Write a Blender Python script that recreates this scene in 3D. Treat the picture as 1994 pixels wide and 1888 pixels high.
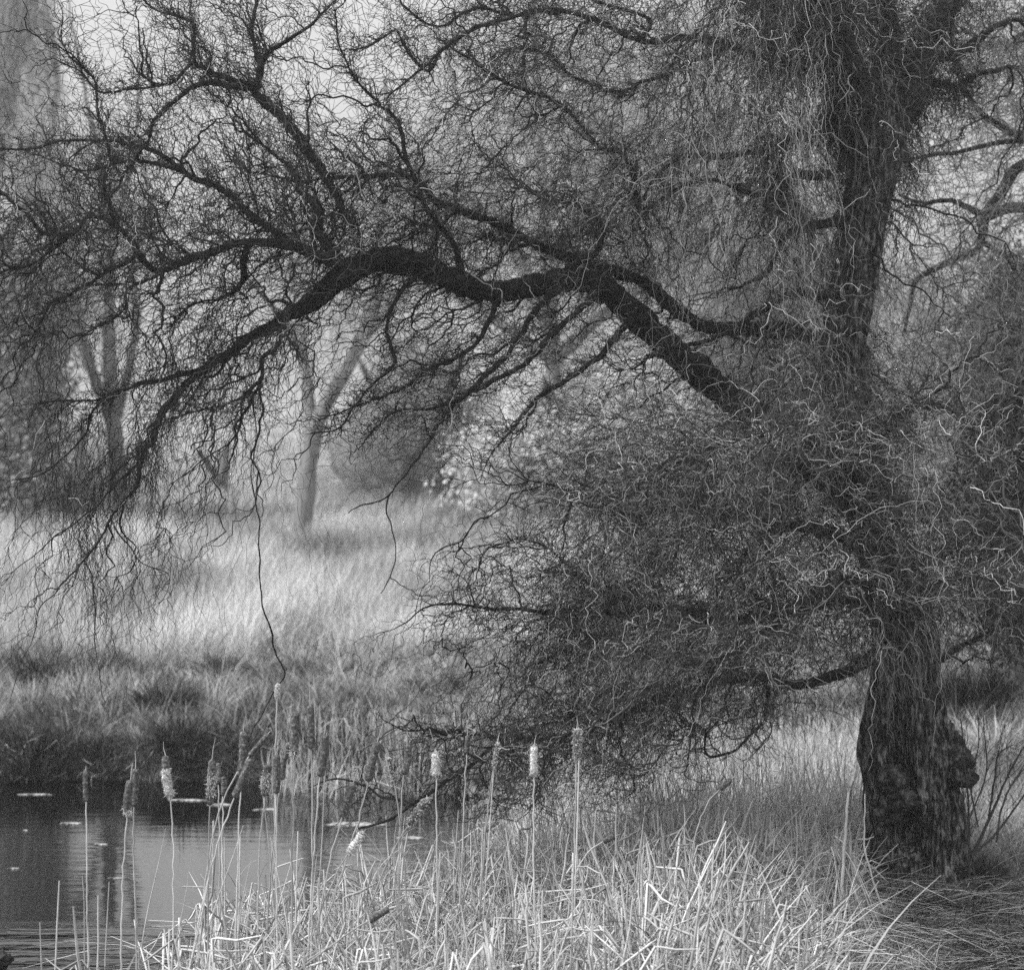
import bpy, math, random
import numpy as np
from mathutils import Vector, kdtree, noise

random.seed(11)
R = np.random.default_rng(11)
sc = bpy.context.scene
for o in list(bpy.data.objects):
    bpy.data.objects.remove(o)

# ------------------------------------------------------------------ camera
F = 4200.0            # focal length in photo pixels
CH = 3.0              # camera height above the pond
cam = bpy.data.cameras.new('camera')
cam.sensor_width = 36.0
cam.lens = F / 1994 * 36
cam.clip_start = 0.1
cam.clip_end = 2000
cam.dof.use_dof = True
cam.dof.focus_distance = 13.2
cam.dof.aperture_fstop = 2.3
co = bpy.data.objects.new('camera', cam)
sc.collection.objects.link(co)
co.location = (0, 0, CH)
co.rotation_euler = (math.pi / 2, 0, 0)
sc.camera = co

# ------------------------------------------------------------------ sky and sun
SUN_EL, SUN_AZ = math.radians(46), math.radians(252)   # azimuth from +Y, clockwise: left of the camera, slightly behind
w = bpy.data.worlds.new("World")
sc.world = w
w.use_nodes = True
nt = w.node_tree
nt.nodes.clear()
sky = nt.nodes.new('ShaderNodeTexSky')
sky.sky_type = 'NISHITA'
sky.sun_disc = False
sky.sun_elevation = SUN_EL
sky.sun_rotation = SUN_AZ
sky.air_density = 1.0
sky.dust_density = 4.0
bw = nt.nodes.new('ShaderNodeRGBToBW')
mx = nt.nodes.new('ShaderNodeMath'); mx.operation = 'MULTIPLY_ADD'
mx.inputs[1].default_value = 0.30      # overcast: most of the sky's unevenness is levelled by cloud
mx.inputs[2].default_value = 4.6
bg = nt.nodes.new('ShaderNodeBackground')
bg.inputs['Strength'].default_value = 0.10
out = nt.nodes.new('ShaderNodeOutputWorld')
nt.links.new(sky.outputs[0], bw.inputs[0])
nt.links.new(bw.outputs[0], mx.inputs[0])
geo = nt.nodes.new('ShaderNodeTexCoord'); sepz = nt.nodes.new('ShaderNodeSeparateXYZ')
zen = nt.nodes.new('ShaderNodeMath'); zen.operation = 'MULTIPLY_ADD'; zen.use_clamp = False   # a clouded sky is brighter overhead
zen.inputs[1].default_value = 1.6; zen.inputs[2].default_value = .75
mz = nt.nodes.new('ShaderNodeMath'); mz.operation = 'MULTIPLY'
nt.links.new(geo.outputs['Generated'], sepz.inputs[0])
zc = nt.nodes.new('ShaderNodeMath'); zc.operation = 'MAXIMUM'; zc.inputs[1].default_value = 0
nt.links.new(sepz.outputs['Z'], zc.inputs[0]); nt.links.new(zc.outputs[0], zen.inputs[0])
nt.links.new(mx.outputs[0], mz.inputs[0]); nt.links.new(zen.outputs[0], mz.inputs[1])
nt.links.new(mz.outputs[0], bg.inputs['Color'])
nt.links.new(bg.outputs[0], out.inputs['Surface'])

sl = bpy.data.lights.new('sun', 'SUN')
sl.energy = 2.8
sl.angle = math.radians(10)
sl.color = (1, 1, 1)
so = bpy.data.objects.new('sun', sl)
sc.collection.objects.link(so)
sd = Vector((math.sin(SUN_AZ) * math.cos(SUN_EL), math.cos(SUN_AZ) * math.cos(SUN_EL), math.sin(SUN_EL)))
so.rotation_euler = sd.to_track_quat('Z', 'Y').to_euler()

sc.view_settings.view_transform = 'Standard'
sc.view_settings.look = 'None'
sc.view_settings.exposure = 0.46
sc.view_settings.gamma = 1.0
cy = sc.cycles
cy.use_denoising = False
cy.max_bounces = 5
cy.diffuse_bounces = 2
cy.glossy_bounces = 3
cy.transmission_bounces = 2
cy.volume_bounces = 1
cy.use_adaptive_sampling = False
cy.caustics_reflective = False
cy.caustics_refractive = False

# ------------------------------------------------------------------ helpers
def W(px, py, Y):
    "the point at depth Y that the photograph shows at pixel px, py"
    return np.stack([(np.asarray(px, float) - 997) / F * Y, np.asarray(Y, float) + 0 * np.asarray(px, float),
                     CH - (np.asarray(py, float) - 944) / F * Y], -1)

def nrm(v):
    return v / np.maximum(np.linalg.norm(v, axis=-1, keepdims=True), 1e-9)

def link(name, me, mat=None, parent=None, smooth=True):
    o = bpy.data.objects.new(name, me)
    sc.collection.objects.link(o)
    if mat: me.materials.append(mat)
    if parent: o.parent = parent
    return o

def mesh_np(name, v, f, tone=None, smooth=True):
    me = bpy.data.meshes.new(name)
    v = np.ascontiguousarray(v, dtype=np.float32).reshape(-1, 3)
    f = np.ascontiguousarray(f, dtype=np.int32)
    k = f.shape[1]
    me.vertices.add(len(v)); me.vertices.foreach_set('co', v.ravel())
    me.loops.add(f.size); me.loops.foreach_set('vertex_index', f.ravel())
    me.polygons.add(len(f))
    me.polygons.foreach_set('loop_start', np.arange(len(f), dtype=np.int32) * k)
    if smooth: me.polygons.foreach_set('use_smooth', np.ones(len(f), bool))
    if tone is not None:
        a = me.attributes.new('tone', 'FLOAT', 'POINT')
        a.data.foreach_set('value', np.ascontiguousarray(tone, dtype=np.float32).ravel())
    me.update()
    me.validate()
    return me

def tubes(P, Rd, K=3, tone=None, jitter=0.0):
    "P (N,S,3) centre lines, Rd (N,S) radii -> verts, quads, tone per vertex"
    N, S, _ = P.shape
    T = np.empty_like(P)
    T[:, 1:-1] = P[:, 2:] - P[:, :-2]
    T[:, 0] = P[:, 1] - P[:, 0]
    T[:, -1] = P[:, -1] - P[:, -2]
    T = nrm(T)
    ref = np.where(np.abs(nrm(P[:, -1] - P[:, 0])[:, 1:2]) > 0.9, [[1., 0, 0]], [[0., 1, 0]])[:, None, :]
    U = nrm(np.cross(T, ref)); V = np.cross(T, U)
    a = np.arange(K) * 2 * math.pi / K
    rr = Rd[:, :, None, None]
    if jitter:
        rr = rr * (1 + jitter * (R.random((N, S, K, 1)) - .5))
    v = P[:, :, None, :] + rr * (np.cos(a)[None, None, :, None] * U[:, :, None, :] + np.sin(a)[None, None, :, None] * V[:, :, None, :])
    base = (np.arange(N)[:, None, None] * S + np.arange(S - 1)[None, :, None]) * K
    i = np.arange(K)[None, None, :]
    j = (i + 1) % K
    f = np.stack([base + i, base + j, base + K + j, base + K + i], -1).reshape(-1, 4)
    t = None if tone is None else np.repeat(np.asarray(tone, float), S * K)
    return v.reshape(-1, 3), f, t

class Bag:
    "collects pieces that become one mesh"
    def __init__(s): s.v = []; s.f = []; s.t = []; s.n = 0
    def add(s, v, f, t=None):
        s.v.append(v); s.f.append(f + s.n); s.n += len(v)
        s.t.append(np.full(len(v), .5) if t is None else t)
    def build(s, name, mat, parent=None, smooth=True):
        if not s.v: return None
        return link(name, mesh_np(name, np.concatenate(s.v), np.concatenate(s.f), np.concatenate(s.t), smooth), mat, parent)

def tag(o, label=None, cat=None, group=None, kind=None):
    if label: o['label'] = label
    if cat: o['category'] = cat
    if group: o['group'] = group
    if kind: o['kind'] = kind
    return o

def empty(name, loc):
    e = bpy.data.objects.new(name, None)
    sc.collection.objects.link(e)
    e.location = loc
    e.empty_display_size = 0.2
    return e

def keep(o, root):
    "child geometry is written in world coordinates; undo the root's offset"
    o.parent = root
    o.matrix_parent_inverse.identity()
    o.location = -Vector(root.location)
    return o

# ------------------------------------------------------------------ materials (black and white photograph: all greys)
def g4(g): return (g, g, g, 1)

def strand_mat(name, lo, hi, rough=.7, nscale=0, namp=0.0, spec=.2):
    "albedo runs from lo to hi with each strand's own tone"
    m = bpy.data.materials.new(name); m.use_nodes = True
    n = m.node_tree.nodes; l = m.node_tree.links
    b = n['Principled BSDF']
    b.inputs['Roughness'].default_value = rough
    b.inputs['Specular IOR Level'].default_value = spec
    a = n.new('ShaderNodeAttribute'); a.attribute_name = 'tone'
    mr = n.new('ShaderNodeMapRange')
    mr.inputs['To Min'].default_value = lo; mr.inputs['To Max'].default_value = hi
    src = a.outputs['Fac']
    if nscale:
        tc = n.new('ShaderNodeTexCoord'); nz = n.new('ShaderNodeTexNoise')
        nz.inputs['Scale'].default_value = nscale; nz.inputs['Detail'].default_value = 3
        l.new(tc.outputs['Object'], nz.inputs['Vector'])
        s = n.new('ShaderNodeMath'); s.operation = 'MULTIPLY_ADD'; s.inputs[1].default_value = namp; s.inputs[2].default_value = -namp / 2
        l.new(nz.outputs['Fac'], s.inputs[0])
        ad = n.new('ShaderNodeMath'); ad.operation = 'ADD'; ad.use_clamp = True
        l.new(src, ad.inputs[0]); l.new(s.outputs[0], ad.inputs[1]); src = ad.outputs[0]
    l.new(src, mr.inputs['Value'])
    l.new(mr.outputs[0], b.inputs['Base Color'])
    return m

def noise_mat(name, stops, scale=(1, 1, 1), nscale=5, detail=8, rough=.9, bump=.5, bdist=.02, bscale=None, spec=.2, vor=False):
    m = bpy.data.materials.new(name); m.use_nodes = True
    n = m.node_tree.nodes; l = m.node_tree.links
    b = n['Principled BSDF']
    b.inputs['Roughness'].default_value = rough
    b.inputs['Specular IOR Level'].default_value = spec
    tc = n.new('ShaderNodeTexCoord'); mp = n.new('ShaderNodeMapping'); mp.inputs['Scale'].default_value = scale
    l.new(tc.outputs['Object'], mp.inputs['Vector'])
    nz = n.new('ShaderNodeTexNoise'); nz.inputs['Scale'].default_value = nscale; nz.inputs['Detail'].default_value = detail
    nz.inputs['Roughness'].default_value = .65
    l.new(mp.outputs[0], nz.inputs['Vector'])
    cr = n.new('ShaderNodeValToRGB')
    el = cr.color_ramp.elements
    el[0].position, el[0].color = stops[0][0], g4(stops[0][1])
    el[1].position, el[1].color = stops[-1][0], g4(stops[-1][1])
    for p, c in stops[1:-1]:
        e = el.new(p); e.color = g4(c)
    l.new(nz.outputs['Fac'], cr.inputs['Fac'])
    l.new(cr.outputs[0], b.inputs['Base Color'])
    if bump:
        nb = n.new('ShaderNodeTexNoise'); nb.inputs['Scale'].default_value = bscale or nscale * 2; nb.inputs['Detail'].default_value = 6
        l.new(mp.outputs[0], nb.inputs['Vector'])
        bp = n.new('ShaderNodeBump'); bp.inputs['Strength'].default_value = bump; bp.inputs['Distance'].default_value = bdist
        l.new(nb.outputs['Fac'], bp.inputs['Height'])
        l.new(bp.outputs[0], b.inputs['Normal'])
    return m

M_bark = noise_mat('willow_bark', [(.38, .008), (.5, .06), (.62, .34)], scale=(9, 9, 2.6), nscale=4.2, bump=1, bdist=.05, bscale=5)
M_limb = noise_mat('limb_bark', [(.35, .006), (.55, .022), (.72, .085)], scale=(2.5, 6, 6), nscale=4, bump=1, bdist=.02, bscale=8)
M_burl = noise_mat('burl_bark', [(.35, .008), (.5, .06), (.66, .26)], nscale=14, bump=1, bdist=.03, bscale=24)
M_twig = strand_mat('twig_bark', .012, .62, .75, spec=.08)
M_far = strand_mat('far_twig_hazed', .16, .74, .9)  # distant twigs paled in albedo to carry haze the thin mist lacks
M_farbark = noise_mat('far_bark_hazed', [(.3, .10), (.7, .27)], scale=(4, 4, 1), nscale=3, bump=0)  # mist painted into the distant trunks: albedo lifted
M_mead = strand_mat('meadow_straw', .16, .75, .8, .35, 1.2)
M_bankg = strand_mat('bank_grass', .015, .5, .85, 1.3, .9)
M_dark = strand_mat('dark_rush', .006, .2, .85, 3, .8)
M_reed = strand_mat('reed_straw', .06, .66, .6, 9, .7)
M_head = noise_mat('seed_head_brown', [(.3, .03), (.5, .10), (.66, .30)], nscale=75, bump=1, bdist=.01, bscale=160)
M_fluff = noise_mat('seed_fluff', [(.3, .55), (.7, .8)], nscale=40, bump=1, bdist=.01, bscale=120)
M_stump = noise_mat('wet_wood', [(.3, .015), (.7, .05)], nscale=12, bump=.8, bdist=.02)
M_scum = noise_mat('floating_scum', [(.4, .06), (.62, .42)], nscale=22, bump=.4, bdist=.01)

# ------------------------------------------------------------------ the ground
BY = [-60, 9, 16, 21, 23, 25, 28, 33, 40, 55, 90, 150, 600]
BZ = [.15, .15, .15, .22, .32, .46, .80, 1.15, 1.6, 2.25, 2.6, 3.0, 3.2]
def pond_d(X, Y):
    f = (np.abs((X + 8) / (8.6 + .25 * np.sin(Y * 1.3) + .15 * np.sin(Y * 3.1))) ** 4 + np.abs((Y - 15.5) / (6.6 + .12 * np.sin(X * 1.7) + .08 * np.sin(X * 4.3 + 1))) ** 4) ** .25
    return (f - 1) * 6.5          # about metres outside the shore
def ground_z(X, Y):
    X = np.asarray(X, float); Y = np.asarray(Y, float)
    d = pond_d(X, Y)
    z = np.interp(Y, BY, BZ)
    z = z + .035 * np.sin(X * 1.9 + Y * .7) * np.cos(Y * 1.3) + .02 * np.sin(X * 5.1 + 2) * np.sin(Y * 4.3)
    s = np.clip((d + .35) / .6, 0, 1); s = s * s * (3 - 2 * s)
    z = -0.45 * (1 - s) + z * s
    return z + np.exp(-((X - 2.9) ** 2 + (Y - 15.3) ** 2) / .7) * .06

xs = np.concatenate([np.linspace(-500, -22, 26), np.linspace(-20, 20, 261), np.linspace(22, 500, 26)])
ys = np.concatenate([np.linspace(-60, 7, 18), np.linspace(8, 32, 201), np.geomspace(32.5, 700, 70)])
GX, GY = np.meshgrid(xs, ys)
GZ = ground_z(GX, GY)
nx, ny = len(xs), len(ys)
idx = np.arange(nx * ny).reshape(ny, nx)
gf = np.stack([idx[:-1, :-1], idx[:-1, 1:], idx[1:, 1:], idx[1:, :-1]], -1).reshape(-1, 4)
M_ground = noise_mat('earth_and_thatch', [(.35, .03), (.5, .08), (.64, .18)], nscale=1.7, detail=12, bump=1, bdist=.08, bscale=7)
g = link('ground', mesh_np('ground', np.stack([GX, GY, GZ], -1), gf), M_ground)
tag(g, kind='structure')

# pond
xw = np.linspace(-19, 2.2, 2); yw = np.linspace(7.5, 23.5, 2)
wm = bpy.data.meshes.new('pond_water')
wm.from_pydata([(-19, 7.5, 0), (2.2, 7.5, 0), (2.2, 23.5, 0), (-19, 23.5, 0)], [], [(0, 1, 2, 3)])
M_water = bpy.data.materials.new('pond_water'); M_water.use_nodes = True
n = M_water.node_tree.nodes; l = M_water.node_tree.links; b = n['Principled BSDF']
b.inputs['Base Color'].default_value = g4(.004)
b.inputs['Roughness'].default_value = .03
b.inputs['IOR'].default_value = 1.58
b.inputs['Specular IOR Level'].default_value = .8
tc = n.new('ShaderNodeTexCoord'); mp = n.new('ShaderNodeMapping'); mp.inputs['Scale'].default_value = (.9, 3.2, 1)
nz = n.new('ShaderNodeTexNoise'); nz.inputs['Scale'].default_value = 1.7; nz.inputs['Detail'].default_value = 4
l.new(tc.outputs['Object'], mp.inputs[0]); l.new(mp.outputs[0], nz.inputs['Vector'])
# wind ripples grow towards the near left corner of the pond
sx = n.new('ShaderNodeSeparateXYZ'); l.new(tc.outputs['Object'], sx.inputs[0])
m1 = n.new('ShaderNodeMapRange'); m1.inputs['From Min'].default_value = 14.9; m1.inputs['From Max'].default_value = 13.5
m1.inputs['To Min'].default_value = .025; m1.inputs['To Max'].default_value = 1.0
l.new(sx.outputs['Y'], m1.inputs['Value'])
bp = n.new('ShaderNodeBump'); bp.inputs['Distance'].default_value = .14
l.new(m1.outputs[0], bp.inputs['Strength']); l.new(nz.outputs['Fac'], bp.inputs['Height']); l.new(bp.outputs[0], b.inputs['Normal'])
tag(link('pond_water', wm, M_water), kind='structure')

# ------------------------------------------------------------------ blades
def blades(base, length, width, lean, leandir, curve=.4, tone=None, segs=3, yaw=None):
    N = len(base)
    t = np.linspace(0, 1, segs + 1)
    d = np.stack([np.cos(leandir), np.sin(leandir)], -1)
    h = lean[:, None] * t + (curve * lean)[:, None] * t ** 2 if np.ndim(curve) else lean[:, None] * (t * .5 + t ** 2 * curve * 2)
    P = np.zeros((N, segs + 1, 3))
    P[:, :, 0] = base[:, None, 0] + length[:, None] * h * d[:, None, 0]
    P[:, :, 1] = base[:, None, 1] + length[:, None] * h * d[:, None, 1]
    P[:, :, 2] = base[:, None, 2] + length[:, None] * t * np.sqrt(np.maximum(1 - np.minimum(lean, .95)[:, None] ** 2 * t, .05))
    if yaw is None: yaw = R.random(N) * math.pi
    s = np.stack([np.cos(yaw), np.sin(yaw) * .5, 0 * yaw], -1)
    wd = (width[:, None] * (1 - t ** 1.5 * .92))[:, :, None] * s[:, None, :] / 2
    v = np.stack([P - wd, P + wd], 2).reshape(-1, 3)
    k = (np.arange(N)[:, None] * (segs + 1) + np.arange(segs)[None]) * 2
    f = np.stack([k, k + 1, k + 3, k + 2], -1).reshape(-1, 4)
    tn = R.random(N) if tone is None else tone
    return v, f, np.repeat(tn, (segs + 1) * 2)

def vnoise(x, y, s, o=0):
    return np.array([noise.noise((a * s + o, b2 * s, o * 1.7)) for a, b2 in zip(x, y)])

# ------------------------------------------------------------------ trees
def hermite(A, B, D0, D1, S):
    t = np.linspace(0, 1, S)[None, :, None]
    h00 = 2 * t**3 - 3 * t**2 + 1; h10 = t**3 - 2 * t**2 + t; h01 = -2 * t**3 + 3 * t**2; h11 = t**3 - t**2
    return h00 * A[:, None] + h10 * D0[:, None] + h01 * B[:, None] + h11 * D1[:, None]

def wiggle(P, L, amp, wave):
    N, S, _ = P.shape
    t = np.linspace(0, 1, S)[None, :]
    D = nrm(P[:, -1] - P[:, 0])
    U = nrm(np.cross(D, nrm(R.normal(size=(N, 3))))); V = np.cross(D, U)
    win = np.minimum(t * 4, 1)
    out = P.copy()
    for q, (a, f) in enumerate(((1, 1), (.55, 2.3), (.3, 4.1))):
        w1 = 2 * math.pi * (L / wave)[:, None] * f * t + R.random((N, 1)) * 6.28
        w2 = 2 * math.pi * (L / wave)[:, None] * f * .8 * t + R.random((N, 1)) * 6.28
        am = (amp * a)[:, None]
        out += (am * win * np.sin(w1))[:, :, None] * U[:, None] + (am * win * np.sin(w2))[:, :, None] * V[:, None]
    return out

class Tree:
    def __init__(s):
        s.pos = []; s.dir = []; s.rad = []; s.limb = []; s.lv = []
        s.geo = {}          # limb id -> Bag of twigs
    def add_nodes(s, P, Rd, limb, lv):
        T = nrm(np.gradient(P, axis=1))
        s.pos.append(P.reshape(-1, 3)); s.dir.append(T.reshape(-1, 3)); s.rad.append(Rd.ravel())
        s.limb.append(np.repeat(limb, P.shape[1])); s.lv.append(np.full(P.shape[0] * P.shape[1], lv))
    def arrays(s):
        return (np.concatenate(s.pos), np.concatenate(s.dir), np.concatenate(s.rad), np.concatenate(s.limb), np.concatenate(s.lv))
    def emit(s, P, Rd, limb, tone, K=3):
        for i in np.unique(limb):
            m = limb == i
            s.geo.setdefault(int(i), Bag()).add(*tubes(P[m], Rd[m], K, tone[m]))
    def reach(s, B, pull, r0, r1, S, amp, wave, lv, tone, maxlv=9, K=3, sag=0.0, minr=0, maxlen=9.):
        "grow a crooked branch to every point of B from the nearest wood upstream of it"
        pos, dr, rad, limb, lvs = s.arrays()
        ok = np.where((lvs <= maxlv) & (rad >= minr))[0]
        kd = kdtree.KDTree(len(ok))
        for k, i in enumerate(ok): kd.insert(pos[i], k)
        kd.balance()
        q = B + pull
        near = np.array([kd.find(p)[1] for p in q])
        ni = ok[near]
        A = pos[ni]
        L = np.linalg.norm(B - A, axis=1)
        m = (L > .04) & (L < maxlen)
        A, B, ni, L, tone = A[m], B[m], ni[m], L[m], tone[m]
        dv = nrm(B - A)
        D0 = nrm(dr[ni] * .8 + dv * .6 + R.normal(size=dv.shape) * .35) * L[:, None]
        D1 = nrm(dv + R.normal(size=dv.shape) * .35 + np.array([0, 0, -sag])) * L[:, None] * .8
        P = wiggle(hermite(A, B, D0, D1, S), L, amp * np.minimum(L, .6), wave * (.7 + .6 * R.random(len(L))))
        rr0 = np.minimum(r0 * (.7 + .6 * R.random(len(L))), rad[ni] * .9 + .0006)
        rr1 = np.minimum(r1, rr0 * .7)
        Rd = rr0[:, None] + (rr1 - rr0)[:, None] * np.linspace(0, 1, S)[None] ** .8
        s.emit(P, Rd, limb[ni], tone, K)
        s.add_nodes(P, Rd, limb[ni], lv)
    def shoots(s, ni, length, gdir, spread, r0, r1, S, amp, wave, lv, tone, hang=0., K=3):
        "free shoots from the given nodes"
        pos, dr, rad, limb, lvs = s.arrays()
        A = pos[ni]; L = length
        dv = nrm(dr[ni] * .5 + R.normal(size=A.shape) * spread + gdir)
        B = A + nrm(dv + np.array([0, 0, -hang])) * L[:, None]
        P = wiggle(hermite(A, B, dv * L[:, None], nrm(dv * .4 + np.array([0, 0, -hang]) + 1e-6) * L[:, None], S), L, amp * np.minimum(L, .5), wave * (.7 + .6 * R.random(len(L))))
        rr0 = np.minimum(r0 * (.7 + .6 * R.random(len(L))), rad[ni])
        Rd = rr0[:, None] + (np.minimum(r1, rr0 * .8) - rr0)[:, None] * np.linspace(0, 1, S)[None]
        s.emit(P, Rd, limb[ni], tone, K)
        s.add_nodes(P, Rd, limb[ni], lv)

def smooth_line(pts, step=.05):
    "Catmull-Rom through rows (x,y,z,r)"
    p = np.asarray(pts, float)
    p = np.vstack([2 * p[0] - p[1], p, 2 * p[-1] - p[-2]])
    outp = []
    for i in range(1, len(p) - 2):
        n_ = max(2, int(np.linalg.norm(p[i + 1, :3] - p[i, :3]) / step))
        t = np.linspace(0, 1, n_, endpoint=False)[:, None]
        a, b_, c, d = p[i - 1], p[i], p[i + 1], p[i + 2]
        outp.append(.5 * (2 * b_ + (c - a) * t + (2 * a - 5 * b_ + 4 * c - d) * t**2 + (3 * b_ - a - 3 * c + d) * t**3))
    outp.append(p[-2:-1])
    q = np.vstack(outp)
    q[:, 3] = np.maximum(q[:, 3], .001)
    return q

def crook(q, amp):
    n_ = len(q)
    for k, f in ((1., 3.), (.6, 7.), (.35, 15.)):
        ox = random.random() * 99
        for i in range(n_):
            s_ = np.linalg.norm(q[i, :3] - q[0, :3])
            wdw = min(1, i / 5)
            v = noise.noise_vector((s_ * f, ox, 0))
            q[i, :3] += np.array(v) * amp * k * wdw
    return q

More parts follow.
